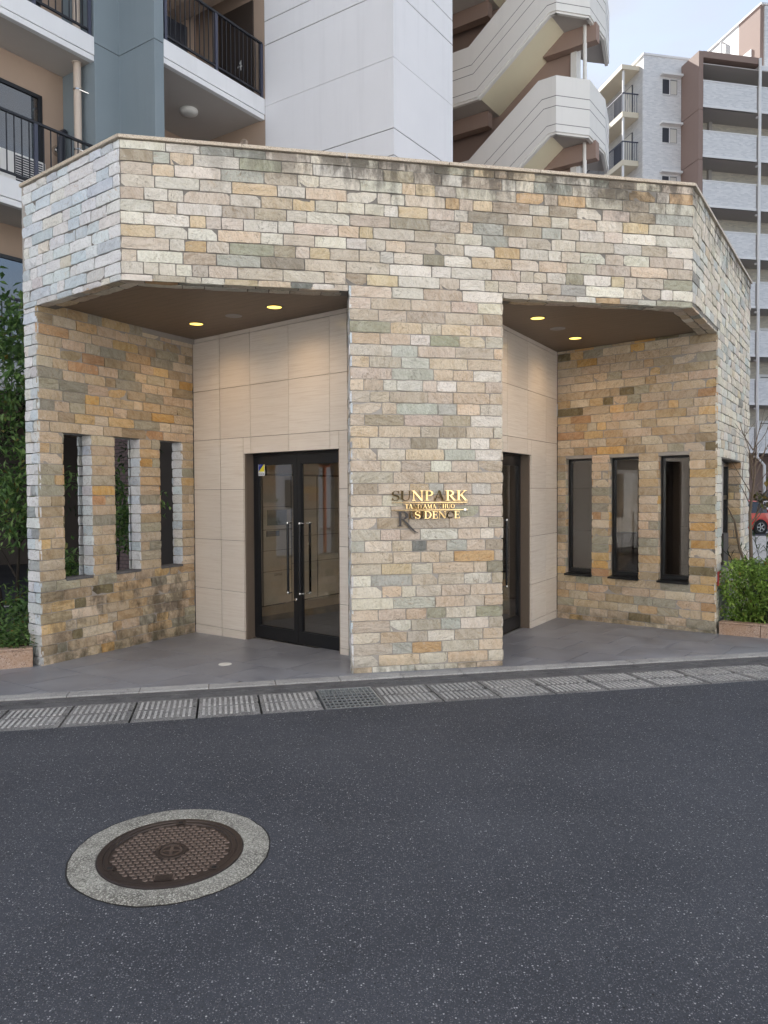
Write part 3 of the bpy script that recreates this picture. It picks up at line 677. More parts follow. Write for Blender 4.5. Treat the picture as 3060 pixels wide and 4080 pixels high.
for s0, s1, h0, h1 in SL_:
    A = LP + dl * s1; bond(lw, A + nl * TL, A, h0, h1, PHL, PAL_SKY, int(33 + s1 * 10), lens=(0.10, 0.17, 0.26), minl=0.07)
    A = LP + dl * s0; bond(lw, A, A + nl * TL, h0, h1, PHL, PAL_LAMP, int(53 + s0 * 10), lens=(0.10, 0.17, 0.26), minl=0.07)
    q = [LP + dl * s0 - nl * 0.004, LP + dl * s1 - nl * 0.004, LP + dl * s1 + nl * TL, LP + dl * s0 + nl * TL]
    MB().prism([tuple(x) for x in q], h0 - 0.02, h0 + 0.006).build('sill', MAT['channel'], lw)
bond(lw, PA + nl * TL, L0, -0.1, ZT, PH, PAL_SKY, 39, holes=[(Lw - b_, Lw - a_, c_, d_) for a_, b_, c_, d_ in SL_])
mb = MB(); backing(mb, PA + nl * TL, L0, ZS, TOP, 0.2); mb.build('parapet', MAT['mortar'], lw)
# --- right wall with three tall windows
rw = thing('stone_wall', 'stone-clad side wall with three tall black-framed windows beside the right entrance', 'wall', v3(RP, 0))
dr = (RP - PB).normalized(); nr = V2(-dr.y, dr.x)    # inwards
WZ0, WZ1 = 0.575, 2.205; PHR = 0.575
WN = [(0.142, 0.538, WZ0, WZ1), (0.808, 1.216, WZ0, WZ1), (1.494, 1.888, WZ0, WZ1)]
mb = MB(); backing(mb, PB, RP - dr * 0.065, -0.2, ZC + 0.05, 0.22, grow(WN)); mb.build('wall', MAT['mortar'], rw)
bond(rw, PB, RP, -0.12, ZC, PHR, PAL_LAMP, 41, holes=WN, zlo=flz)
for s0, s1, h0, h1 in WN:
    A = PB + dr * s0; bond(rw, A, A + nr * 0.09, h0, h1, PHR, PAL_LAMP, int(43 + s0 * 10), lens=(0.09,), minl=0.05)
    A = PB + dr * s1; bond(rw, A + nr * 0.09, A, h0, h1, PHR, PAL_LAMP, int(63 + s0 * 10), lens=(0.09,), minl=0.05)
    def P(s, n_): return PB + dr * s + nr * n_
    def bar(mb, sa, sb, na, nb, za, zb): mb.prism([tuple(P(sa, na)), tuple(P(sb, na)), tuple(P(sb, nb)), tuple(P(sa, nb))], za, zb)
    mb = MB(); f = 0.032
    bar(mb, s0 + 0.004, s0 + f, 0.085, 0.15, h0 + 0.03, h1 - 0.004); bar(mb, s1 - f, s1 - 0.004, 0.085, 0.15, h0 + 0.03, h1 - 0.004)
    bar(mb, s0 + f, s1 - f, 0.085, 0.15, h1 - f, h1 - 0.004); bar(mb, s0 + f, s1 - f, 0.085, 0.15, h0 + 0.03, h0 + 0.085)
    w_ = mb.build('window', MAT['black_metal'], rw)
    mb = MB(); bar(mb, s0 + f, s1 - f, 0.115, 0.121, h0 + 0.085, h1 - f); mb.build('pane', MAT['glass'], w_)
    mb = MB(); q0 = [P(s0 - 0.01, -0.03), P(s1 + 0.01, -0.03), P(s1 - 0.005, 0.12), P(s0 + 0.005, 0.12)]
    mb.add([v3(x, h0 - 0.012) for x in q0] + [v3(q0[0], h0 + 0.012), v3(q0[1], h0 + 0.012), v3(q0[2], h0 + 0.03), v3(q0[3], h0 + 0.03)],
           [(3, 2, 1, 0), (4, 5, 6, 7), (0, 1, 5, 4), (1, 2, 6, 5), (2, 3, 7, 6), (3, 0, 4, 7)]); mb.build('sill', MAT['black_metal'], w_)
# --- outer right face
sw = thing('stone_wall', 'long pale stone-clad outer wall running back on the right above the hedge', 'wall', v3(R2, 0))
ds = (R2 - R1).normalized(); ns = V2(-ds.y, ds.x); Lr = (R2 - R1).length; sRP = (RP - R1).length
OH = [(1.94, 3.62, 0.72, 2.16)]
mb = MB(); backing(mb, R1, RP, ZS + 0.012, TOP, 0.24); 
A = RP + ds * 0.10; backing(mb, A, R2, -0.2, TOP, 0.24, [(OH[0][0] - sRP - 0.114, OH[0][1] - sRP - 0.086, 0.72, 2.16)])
mb.prism([tuple(q) for q in (RP + ds * 0.016 + ns * 0.014, A + ns * 0.014, A + ns * 0.24, RP + ds * 0.075 + ns * 0.24)], -0.2, TOP); mb.build('wall', MAT['mortar_shaded'], sw)
bond(sw, R1, R2, -0.1, TOP, PH, PAL_SKY[:3] + PAL_SKY[3:] + [((0.56, 0.52, 0.46), 50), ((0.52, 0.48, 0.43), 30)], 51, holes=[(-1, sRP, -1, ZS), OH[0]], zlo=flz)
soffit_rows(sw, R1, RP, 24)
A = R1 + ds * OH[0][1]; bond(sw, A + ns * 0.24, A, 0.72, 2.16, PH, PAL_LAMP, 52)
A = R1 + ds * OH[0][0]; bond(sw, A, A + ns * 0.24, 0.72, 2.16, PH, PAL_LAMP, 57)
A = R1 + ds * 2.85; bond(sw, A + ns * 0.42, A + ns * 0.16, 0.72, 2.16, PH, PAL_LAMP, 53)
q = [A + ds * 0.014 + ns * 0.16, A + ds * 0.22 + ns * 0.16, A + ds * 0.22 + ns * 0.42, A + ds * 0.014 + ns * 0.42]
MB().prism([tuple(x) for x in q], 0.6, 2.4).build('mullion_pier', MAT['mortar'], sw)
def SP(s, n_): return R1 + ds * s + ns * n_
def sbar(mb, sa, sb, na, nb, za, zb): mb.prism([tuple(SP(sa, na)), tuple(SP(sb, na)), tuple(SP(sb, nb)), tuple(SP(sa, nb))], za, zb)
for wa, wb in ((1.95, 2.84), (3.08, 3.61)):
    mb = MB(); sbar(mb, wa, wa + 0.06, 0.17, 0.24, 0.75, 2.15); sbar(mb, wb - 0.06, wb, 0.17, 0.24, 0.75, 2.15); sbar(mb, wa + 0.06, wb - 0.06, 0.17, 0.24, 2.09, 2.15)
    sbar(mb, wa + 0.06, wb - 0.06, 0.17, 0.24, 0.73, 0.81); sbar(mb, wa + 0.06, wb - 0.06, 0.18, 0.23, 1.62, 1.68); w_ = mb.build('window', MAT['black_metal'], sw)
    mb = MB(); sbar(mb, wa + 0.06, wb - 0.06, 0.20, 0.206, 0.81, 2.09); mb.build('pane', MAT['glass'], w_)
flush_bricks()
# ------------------------------------------------------------------ panelled walls with the double doors
ROWS = [-0.2, 0.045, 0.526, 1.160, 1.792, 2.424, 3.052, 3.680, ZC + 0.02]
def textmesh(txt, size, name='text', ex=0.0):
    cu = bpy.data.curves.new(name, 'FONT'); cu.body = txt; cu.size = size; cu.extrude = ex; cu.align_x = 'CENTER'; cu.align_y = 'CENTER'
    o = bpy.data.objects.new(name, cu); COL.objects.link(o); bpy.context.view_layer.update()
    m = bpy.data.meshes.new_from_object(o.evaluated_get(bpy.context.evaluated_depsgraph_get())); bpy.data.objects.remove(o); bpy.data.curves.remove(cu); return m
def panel_wall(label, P0, P1, joints, thick_at, door, seed):
    """P0->P1 with the outside on the right; door = (s0, s1, recess)"""
    d = (P1 - P0).normalized(); o_ = V2(d.y, -d.x); Ln = (P1 - P0).length
    t = thing('panel_wall', label, 'wall', v3(P0, 0)); ds0, ds1, rec = door
    P = lambda s, n_: P0 + d * s - o_ * n_              # n_ inwards
    def blk(mb, sa, sb, na, nb, za, zb): mb.prism([tuple(P(sa, na)), tuple(P(sb, na)), tuple(P(sb, nb)), tuple(P(sa, nb))], za, zb)
    mb = MB()
    for sa, sb, za, zb in ((0, ds0 + 0.03, -0.2, ZC), (max(ds1 - 0.03, 0), Ln, -0.2, ZC), (ds0 + 0.03, ds1 - 0.03, ZD + 0.03, ZC)):
        if sb - sa > 0.01: blk(mb, sa, sb, 0.022, rec + 0.06, za, zb)
    mb.build('wall', MAT['joint'], t)
    xs = [0.0] + [j for j in joints if 0 < j < Ln] + [Ln]
    for a, b in zip(xs[:-1], xs[1:]):
        ga = 0.007 if a in thick_at else 0.0025; gb = 0.007 if b in thick_at else 0.0025
        for z0, z1 in zip(ROWS[:-1], ROWS[1:]):
            for (p, q) in ((((a, min(b, ds0)), (max(a, ds1), b), (max(a, ds0), min(b, ds1)))) if z0 < ZD else ((a, b),)):
                if q - p < 0.02: continue
                zz0 = z0
                if p >= ds0 - 1e-6 and q <= ds1 + 1e-6:
                    zz0 = max(z0, ZD)
                    if z1 - zz0 < 0.01: continue
                mb = MB(); blk(mb, p + ga, q - gb, 0.0, 0.02, zz0 + (0.0025 if zz0 != ZD else 0), z1 - 0.0025); mb.build('panel', MAT['travertine'], t)
    # jambs and head lining
    for z0, z1 in zip(ROWS[:-1], ROWS[1:]):
        z1 = min(z1, ZD)
        if z1 - z0 < 0.02: continue
        mb = MB(); blk(mb, ds0 - 0.018, ds0 + 0.0, 0.0205, rec + 0.05, z0 + 0.0025, z1 - 0.0025); mb.build('jamb_panel', MAT['travertine'], t)
        mb = MB(); blk(mb, ds1 - 0.0, ds1 + 0.018, 0.0205, rec + 0.05, z0 + 0.0025, z1 - 0.0025); mb.build('jamb_panel', MAT['travertine'], t)
    mb = MB(); blk(mb, ds0, ds1, 0.0205, rec + 0.05, ZD + 0.001, ZD + 0.028); mb.build('door_head', MAT['black_metal'], t)
    # door: frame, two leaves
    fz = flz(*P((ds0 + ds1) / 2, rec)); zb, zt = fz + 0.012, ZD - 0.002
    fw = 0.022; mid = (ds0 + ds1) / 2
    mb = MB(); blk(mb, ds0 + 0.001, ds0 + fw, rec, rec + 0.07, fz - 0.05, zt); blk(mb, ds1 - fw, ds1 - 0.001, rec, rec + 0.07, fz - 0.05, zt); blk(mb, ds0 + fw, ds1 - fw, rec, rec + 0.07, zt - 0.022, zt)
    mb.build('door_frame', MAT['black_metal'], t)
    mb = MB(); blk(mb, ds0 + fw, ds1 - fw, rec - 0.02, rec + 0.09, fz - 0.06, fz + 0.006); mb.build('threshold', MAT['steel'], t)
    leaves = []
    for k, (a, b) in enumerate(((ds0 + fw + 0.003, mid - 0.002), (mid + 0.002, ds1 - fw - 0.003))):
        so, si = 0.088, 0.062       # hinge stile, meeting stile
        l_, r_ = (so, si) if k == 0 else (si, so)
        z0, z1 = zb, zt - 0.026; n0, n1 = rec + 0.008, rec + 0.05
        mb = MB(); blk(mb, a, a + l_, n0, n1, z0, z1); blk(mb, b - r_, b, n0, n1, z0, z1); blk(mb, a + l_, b - r_, n0, n1, z1 - 0.105, z1); blk(mb, a + l_, b - r_, n0, n1, z0, z0 + 0.145)
        # glazing bead
        for sa, sb, za, zb2 in ((a + l_, a + l_ + 0.012, z0 + 0.145, z1 - 0.105), (b - r_ - 0.012, b - r_, z0 + 0.145, z1 - 0.105), (a + l_ + 0.012, b - r_ - 0.012, z1 - 0.117, z1 - 0.105), (a + l_ + 0.012, b - r_ - 0.012, z0 + 0.145, z0 + 0.157)):
            blk(mb, sa, sb, n0 + 0.008, n1 - 0.008, za, zb2)
        lf = mb.build('door_leaf', MAT['black_metal'], t); leaves.append((a, b, z0, z1, n0))
        mb = MB(); blk(mb, a + l_ + 0.012, b - r_ - 0.012, n0 + 0.018, n0 + 0.026, z0 + 0.157, z1 - 0.117); mb.build('glass_pane', MAT['glass'], lf)
        hs = (b - r_ / 2 - 0.012) if k == 0 else (a + l_ / 2 + 0.012); hs += (-0.055 if k == 0 else 0.055)
        for side in (-1, 1):
            nn = n0 - 0.062 if side < 0 else n1 + 0.062
            q0, q1 = v3(P(hs, nn), z0 + 0.60), v3(P(hs, nn), z0 + 1.42)
            hb = MB().tube([q0, q1], 0.0145, 12).build('handle', MAT['black_bar'], lf, smooth=True)
            for q in (q0, q1):
                w = v3(P(hs, n0 if side < 0 else n1), q.z); mb = MB().tube([q, w], 0.0075, 8); mb.lathe(q + Vector((0, 0, -0.012)), [(0.0155, 0), (0.0165, 0.004), (0.0165, 0.02), (0.0155, 0.024)], 12)
                mb.build('handle_mount', MAT['steel'], lf, smooth=True)
        he = a - 0.004 if k == 0 else b + 0.004
        for hz_ in (0.16, 1.05, 1.90):
            mb = MB()
            for off in (0.0, 0.058): mb.tube([v3(P(he, rec - 0.006), z0 + hz_ + off), v3(P(he, rec - 0.006), z0 + hz_ + off + 0.052)], 0.0085, 10)
            mb.build('hinge', MAT['steel'], lf, smooth=True)
        if k == 0:
            c = v3(P(b - r_ / 2, n0), z0 + 0.52); MB().lathe(c, [(0.021, 0), (0.021, 0.008), (0.017, 0.012), (0.006, 0.0125)], 16, v3(o_, 0)).build('lock', MAT['steel'], lf, smooth=True)
    return t, P, d, o_, leaves
ptL, PfL, dL_, oL_, lvL = panel_wall('pale travertine panel wall holding the left black double glass door', PA, PE, [0.535, 1.111, 1.778, 2.428], (0.535,), (0.972, 2.561, 0.13), 1)
drr = (PB - EJ).normalized(); PR0 = EJ - drr * 1.82
ptR, PfR, dR_, oR_, lvR = panel_wall('pale travertine panel wall holding the right double glass door, half hidden by the pillar', PR0, PB, [1.82 - 0.862, 1.82 - 0.14, 1.82 + 0.6], (), (0.23, 1.82, 0.13), 2)
# security sticker on the left leaf
a, b, z0, z1, n0 = lvL[0]
sc_ = v3(PfL(a + 0.150, n0 + 0.004), z1 - 0.165)
FX = v3(dL_, 0); FO = v3(oL_, 0)
stk = thing('security_sticker', 'blue and yellow security sticker high on the left glass door', 'sticker', sc_)
def quad(mb, c, fx, fz, pts, out): mb.add([c + fx * x + fz * z + out for x, z in pts], [tuple(range(len(pts)))])
UZ = Vector((0, 0, 1)); w, h = 0.058, 0.078
MAT['st_white'] = plain('sticker_white', (0.75, 0.75, 0.73), 0.4, var=0.02); MAT['st_blue'] = plain('sticker_blue', (0.02, 0.045, 0.32), 0.4, var=0.03); MAT['st_yellow'] = plain('sticker_yellow', (0.78, 0.68, 0.03), 0.4, var=0.03); MAT['st_navy'] = plain('sticker_ink', (0.03, 0.04, 0.10), 0.4, var=0.03)
mb = MB(); mb.obox(sc_ + FO * 0.001, FX * w, FO * 0.0008, UZ * h); mb.build('backing', MAT['st_white'], stk)
mb = MB(); quad(mb, sc_, FX, UZ, [(-w + .006, h - .008), (-w + .006, -h + .05), (w - .006, h - .008)], FO * 0.0024); mb.build('blue_triangle', MAT['st_blue'], stk)
mb = MB(); quad(mb, sc_, FX, UZ, [(-w + .006, -h + .05), (w - .006, -h + .05), (w - .006, h - .008)], FO * 0.0024); mb.build('yellow_triangle', MAT['st_yellow'], stk)
def place_text(name, txt, size, c, fx, up, out, mat, parent, sx=1.0):
    m = textmesh(txt, size, name); m.materials.append(mat); o = bpy.data.objects.new(name, m); COL.objects.link(o)
    o.matrix_world = Matrix(((fx.x * sx, up.x, out.x, c.x), (fx.y * sx, up.y, out.y, c.y), (fx.z * sx, up.z, out.z, c.z), (0, 0, 0, 1))); adopt(o, parent); return o
place_text('lettering', 'ALSOK', 0.036, sc_ - UZ * 0.056 + FO * 0.0026, FX, UZ, FO, MAT['st_navy'], stk, 0.95)
place_text('small_print', 'Always\nSecurity\nOK', 0.0125, sc_ + UZ * 0.053 - FX * 0.032 + FO * 0.003, FX, UZ, FO, MAT['st_white'], stk)
# ------------------------------------------------------------------ lobby behind the glass
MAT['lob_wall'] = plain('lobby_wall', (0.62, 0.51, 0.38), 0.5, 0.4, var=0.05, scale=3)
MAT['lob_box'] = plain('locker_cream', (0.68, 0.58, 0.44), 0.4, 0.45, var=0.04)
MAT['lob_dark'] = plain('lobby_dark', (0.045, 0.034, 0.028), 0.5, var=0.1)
MAT['screen'] = plain('locker_screen', (0.10, 0.12, 0.14), 0.2, var=0.05)
def emis(name, col, st):
    k = NT(name); e = k.n('Emission', {'Color': (*col, 1), 'Strength': st}); k.t.links.new(e.outputs[0], k.o.inputs['Surface']); return k.m
lob = thing('lobby_room', 'dim beige lobby walls and ceiling seen through the entrance glass', 'room', (0, 12, 0))
Q = [V2(-2.35, 10.35), V2(-2.10, 11.0), V2(-0.25, 13.55), V2(0.9, 14.2), V2(5.45, 12.0)]
mb = MB()
for a, b in zip(Q[:-2], Q[1:-1]):
    d = (b - a).normalized(); n_ = V2(-d.y, d.x); mb.prism([tuple(a), tuple(b), tuple(b + n_ * 0.1), tuple(a + n_ * 0.1)], -0.2, 3.0)
mb.build('wall', MAT['lob_wall'], lob)
MB().prism([tuple(PA + V2(-0.05, 0.25)), tuple(PE + V2(0.1, 0.25)), tuple(PRB + V2(-0.2, 0.2)), tuple(EJ + V2(-0.35, 0.25)), tuple(PB + V2(0.0, 0.3)), tuple(RP + V2(0.05, 0.4)), tuple(R2 + V2(-0.4, 0)), (0.9, 14.2), (-0.25, 13.55), (-2.1, 11.0)], 2.75, 2.85).build('ceiling', MAT['lob_wall'], lob)
dG = (Q[4] - Q[3]).normalized(); nG = V2(-dG.y, dG.x); LG = (Q[4] - Q[3]).length  # rear glazing added to let daylight into the lobby
def gb(mb, s0, s1, z0, z1, n0=0.0, n1=0.06): mb.prism([tuple(Q[3] + dG * s0 + nG * n0), tuple(Q[3] + dG * s1 + nG * n0), tuple(Q[3] + dG * s1 + nG * n1), tuple(Q[3] + dG * s0 + nG * n1)], z0, z1)
mb = MB(); gb(mb, 0, 2.2, -0.2, 3.0, -0.05, -0.002); mb.build('wall', MAT['lob_dark'], lob)  # solid dark stretch added to block the bright glazing behind
mb = MB(); gb(mb, 0, LG, -0.2, 0.12); gb(mb, 0, LG, 2.6, 3.0)
for i in range(6): gb(mb, i * (LG - 0.06) / 5, i * (LG - 0.06) / 5 + 0.06, 0.12, 2.6)
mb.build('added_glazing_frame', MAT['black_metal'], lob); mb = MB(); gb(mb, 0.06, LG - 0.06, 0.12, 2.6, 0.02, 0.03); mb.build('added_rear_glass', MAT['glass'], lob)
for s0, s1, nn0, mt_ in ((-0.5, 0.24, 0.75, 'lob_dark'), (0.25, 0.95, 0.95, 'lob_wall'), (1.0, 1.72, 0.85, 'lob_dark')):  # partitions added to darken the view through the right windows
    q0 = [PB + dr * s0 + nr * nn0, PB + dr * s1 + nr * nn0, PB + dr * s1 + nr * (nn0 + 0.08), PB + dr * s0 + nr * (nn0 + 0.08)]; MB().prism([tuple(x) for x in q0], -0.2, 2.74).build('added_partition', MAT[mt_], lob)
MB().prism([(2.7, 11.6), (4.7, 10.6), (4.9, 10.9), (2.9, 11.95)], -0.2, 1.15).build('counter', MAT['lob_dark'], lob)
dW = (Q[2] - Q[1]).normalized(); nW = V2(dW.y, -dW.x)
lk = thing('parcel_lockers', 'cream parcel lockers with small screen inside the left door', 'lockers', v3(Q[1], 0))
def LB(mb, s0, s1, n0, n1, z0, z1):
    s0 -= 0.72; s1 -= 0.72
    A = Q[1] + dW * s0; B = Q[1] + dW * s1; mb.prism([tuple(A + nW * n0)[:2], tuple(A + nW * n1)[:2], tuple(B + nW * n1)[:2], tuple(B + nW * n0)[:2]][::1], z0, z1)
mb = MB(); LB(mb, 0.35, 2.55, 0.01, 0.38, 0.12, 2.02); mb.build('cabinet', MAT['lob_dark'], lk)
for s0, s1, rows in ((0.37, 0.82, (0.14, 2.0)), (0.84, 1.42, (0.14, 0.62, 0.92, 1.22, 1.55, 2.0)), (1.44, 2.0, (0.14, 0.7, 1.1, 1.5, 2.0)), (2.02, 2.53, (0.14, 0.7, 1.1, 1.5, 2.0))):
    for z0, z1 in zip(rows[:-1], rows[1:]):
        mb = MB(); LB(mb, s0, s1 - 0.008, 0.381, 0.392, z0, z1 - 0.008); mb.build('locker_door', MAT['lob_box'], lk)
mb = MB(); LB(mb, 0.92, 1.32, 0.393, 0.4, 1.28, 1.5); mb.build('screen', MAT['screen'], lk)
mb = MB(); LB(mb, 0.90, 1.16, 0.393, 0.4, 1.12, 1.2); mb.build('slot_plate', MAT['screen'], lk)
c = Q[1] + dW * 0.41 + nW * 0.394
place_text('lettering', 'DEMAE', 0.05, v3(c, 0.56), v3(-dW, 0) * -1, UZ, v3(nW, 0), MAT['lob_dark'], lk)
# ------------------------------------------------------------------ downlights
def emis(name, col, st):
    k = NT(name); e = k.n('Emission', {'Color': (*col, 1), 'Strength': st}); k.t.links.new(e.outputs[0], k.o.inputs['Surface']); return k.m
MAT['lamp_on'] = emis('lamp_glow', (1.0, 0.66, 0.13), 1.2)
MAT['lamp_ring'] = plain('lamp_ring', (0.06, 0.05, 0.04), 0.4)
MAT['speaker'] = plain('speaker_grille', (0.30, 0.29, 0.29), 0.6)
for x, y, on, lab in ((-1.159, 8.235, 1, 'lit amber downlight in the left porch ceiling nearest the pillar'), (-2.187, 9.034, 1, 'lit amber downlight in the left porch ceiling nearest the slotted wall'), (-1.671, 8.634, 0, 'unlit grey disc in the left porch ceiling between two lit lamps'),
                      (1.765, 8.817, 1, 'lit amber downlight in the right porch ceiling nearest the pillar'), (2.485, 9.981, 1, 'lit amber downlight in the right porch ceiling nearest the windowed wall'), (2.124, 9.392, 0, 'unlit grey disc in the right porch ceiling between two lit lamps')):
    t = thing('downlight', lab, 'downlight', (x, y, ZC), 'ceiling discs of the porch')
    if on:
        MB().lathe((x, y, ZC), [(0.094, 0.004), (0.094, -0.004), (0.082, -0.007), (0.078, 0.0), (0.076, 0.02)], 32).build('trim_ring', MAT['lamp_ring'], t, smooth=True)
        MB().lathe((x, y, ZC), [(0.0775, -0.002), (0.04, -0.0035), (0.0005, -0.004)], 32).build('lens', MAT['lamp_on'], t)
        ld = bpy.data.lights.new('lamp', 'SPOT'); ld.energy = 10; ld.color = (1.0, 0.66, 0.36); ld.spot_size = R(150); ld.spot_blend = 1.0; ld.shadow_soft_size = 0.07
        lo = bpy.data.objects.new('lamp', ld); COL.objects.link(lo); lo.location = (x, y, ZC - 0.02); adopt(lo, t)
    else:
        MB().lathe((x, y, ZC), [(0.092, 0.004), (0.092, -0.004), (0.08, -0.008), (0.066, -0.006), (0.0005, -0.004)], 32).build('grille', MAT['speaker'], t, smooth=True)
# floor cap
c = V2(-1.65, 7.884)
t = thing('floor_cap', 'small round white cap set flush in the grey porch floor', 'floor cap', v3(c, flz(*c)))
MB().lathe(v3(c, flz(*c)), [(0.068, -0.01), (0.068, 0.004), (0.058, 0.006), (0.056, 0.004), (0.0005, 0.005)], 32).build('disc', MAT['white_plastic'], t)
# ------------------------------------------------------------------ name sign: serif letters cut from brass
MAT['brass'] = plain('polished_brass', (0.72, 0.52, 0.24), 0.12, 0.5, 1.0, var=0.05, scale=30)
def arc(cx, cy, rx, ry, a0, a1, n=14): return [(cx + rx * cos(R(a0 + (a1 - a0) * i / n)), cy + ry * sin(R(a0 + (a1 - a0) * i / n))) for i in range(n + 1)]
TK, TN, SF = 0.15, 0.055, 0.045
def st(x0, y0, x1, y1, w): return ([(x0, y0), (x1, y1)], [w, w])
def srf(x, y, w=0.30): return ([(x - w / 2, y), (x + w / 2, y)], [SF, SF])
def vw(pts, f): return (pts, [f(i / (len(pts) - 1)) for i in range(len(pts))])
b0, b1 = SF / 2, 1 - SF / 2
bow = lambda t: TN + (TK - TN) * sin(pi * t) ** 1.2
GL = {
 'S': (0.60, [vw(arc(0.30, 0.74, 0.21, 0.23, 20, 250, 18) + arc(0.31, 0.26, 0.23, 0.235, 75, -165, 18), lambda t: TN + (TK + .02 - TN) * math.exp(-((t - .5) / .2) ** 2)), st(0.52, 0.98, 0.50, 0.72, 0.05), st(0.06, 0.02, 0.09, 0.30, 0.05)]),
 'U': (0.86, [vw([(0.18, b1), (0.18, 0.32)] + arc(0.44, 0.30, 0.26, 0.28, 180, 360, 14) + [(0.70, b1)], lambda t: TK if t < .2 else (TN if t > .55 else TK + (TN - TK) * (t - .2) / .35)), srf(0.18, b1, .34), srf(0.70, b1, .26)]),
 'N': (0.92, [st(0.16, b0, 0.16, b1, TN), st(0.14, 1, 0.76, 0.0, TK), st(0.76, 0.02, 0.76, b1, TN), srf(0.16, b0, .26), srf(0.10, b1, .20), srf(0.76, b1, .26)]),
 'P': (0.70, [st(0.20, 0, 0.20, 1, TK), vw([(0.2, 0.975)] + arc(0.36, 0.735, 0.24, 0.24, 90, -90, 12) + [(0.2, 0.495)], bow), srf(0.20, b0, .36), srf(0.13, b1, .22)]),
 'A': (0.86, [st(0.12, 0.02, 0.42, 1, TN), st(0.40, 1.02, 0.72, 0.0, TK), st(0.22, 0.34, 0.60, 0.34, TN * .9), srf(0.11, b0, .24), srf(0.72, b0, .30)]),
 'R': (0.82, [st(0.20, 0, 0.20, 1, TK), vw([(0.2, 0.975)] + arc(0.36, 0.745, 0.23, 0.23, 90, -90, 12) + [(0.2, 0.515)], bow), st(0.38, 0.52, 0.70, 0.0, TK * .95), srf(0.20, b0, .34), srf(0.13, b1, .22), srf(0.74, b0, .20)]),
 'K': (0.86, [st(0.20, 0, 0.20, 1, TK), st(0.26, 0.42, 0.68, 0.99, TN), st(0.38, 0.60, 0.72, 0.0, TK), srf(0.20, b0, .34), srf(0.20, b1, .34), srf(0.68, b1, .26), srf(0.73, b0, .26)]),
 'T': (0.72, [st(0.36, 0, 0.36, 1, TK), st(0.04, 0.965, 0.68, 0.965, 0.06), st(0.05, 0.98, 0.04, 0.76, .045), st(0.67, 0.98, 0.68, 0.76, .045), srf(0.36, b0, .34)]),
 'I': (0.36, [st(0.18, 0, 0.18, 1, TK), srf(0.18, b0, .32), srf(0.18, b1, .32)]),
 'Y': (0.80, [st(0.12, 1, 0.42, 0.46, TK), st(0.70, 1, 0.42, 0.46, TN), st(0.42, 0, 0.42, 0.50, TK), srf(0.12, b1, .28), srf(0.70, b1, .22), srf(0.42, b0, .34)]),
 'M': (1.04, [st(0.16, 0, 0.18, 1, TN), st(0.18, 1, 0.50, 0.05, TK), st(0.50, 0.03, 0.82, 1, TN), st(0.84, 0, 0.82, 1, TK), srf(0.15, b0, .24), srf(0.85, b0, .30), srf(0.14, b1, .2), srf(0.86, b1, .22)]),
 'C': (0.78, [vw(arc(0.42, 0.5, 0.32, 0.475, 42, 318, 24), lambda t: TN * .9 + (TK - TN) * sin(pi * t) ** 1.1), st(0.68, 0.98, 0.68, 0.70, .045)]),
 'H': (0.88, [st(0.20, 0, 0.20, 1, TK), st(0.68, 0, 0.68, 1, TK), st(0.2, 0.52, 0.68, 0.52, TN), srf(0.20, b0, .34), srf(0.20, b1, .34), srf(0.68, b0, .34), srf(0.68, b1, .34)]),
 'O': (0.88, [vw(arc(0.44, 0.5, 0.33, 0.47, 90, 450, 32), lambda t: TN + (TK - TN) * abs(sin(2 * pi * t)) ** 1.3)]),
 'E': (0.68, [st(0.20, 0, 0.20, 1, TK), st(0.2, 0.965, 0.58, 0.965, .06), st(0.2, 0.035, 0.60, 0.035, .06), st(0.2, 0.52, 0.48, 0.52, TN), st(0.57, 0.98, 0.58, 0.76, .045), st(0.60, 0.02, 0.62, 0.26, .045), st(0.48, 0.62, 0.48, 0.42, .04), srf(0.12, b0, .2), srf(0.12, b1, .2)]),
 'D': (0.86, [st(0.20, 0, 0.20, 1, TK), vw([(0.2, 0.97)] + arc(0.36, 0.5, 0.40, 0.47, 90, -90, 18) + [(0.2, 0.03)], bow), srf(0.13, b0, .22), srf(0.13, b1, .22)]),
}
sgd = (PR - PL).normalized(); sgo = V2(sgd.y, -sgd.x); SX, SO = v3(sgd, 0), v3(sgo, 0)
sg = thing('name_sign', 'polished brass letters reading SUNPARK TANIYAMA CHUO RESIDENCE on the stone pillar', 'sign', v3(L1 + sgd * 2.86, 1.6))
def spt(s, z, n_): return v3(L1 + sgd * s, z) + SO * n_
def ribbon(mb, pts, ws, tr, n0, n1):
    P = [Vector(q) for q in pts]; n = len(P); l_, r_ = [], []
    for i in range(n):
        d = (P[min(i + 1, n - 1)] - P[max(i - 1, 0)]); d = d.normalized(); nn = V2(-d.y, d.x) * ws[i] / 2; l_.append(P[i] + nn); r_.append(P[i] - nn)
    vs = [tr(q.x, q.y, n0) for q in l_] + [tr(q.x, q.y, n0) for q in r_] + [tr(q.x, q.y, n1) for q in l_] + [tr(q.x, q.y, n1) for q in r_]
    fs = []
    for i in range(n - 1):
        fs += [(2 * n + i, 3 * n + i, 3 * n + i + 1, 2 * n + i + 1), (i, i + 1, n + i + 1, n + i), (i, 2 * n + i, 2 * n + i + 1, i + 1), (n + i, n + i + 1, 3 * n + i + 1, 3 * n + i)]
    fs += [(0, n, 3 * n, 2 * n), (n - 1, 3 * n - 1, 4 * n - 1, 2 * n - 1)]
    mb.add(vs, fs)
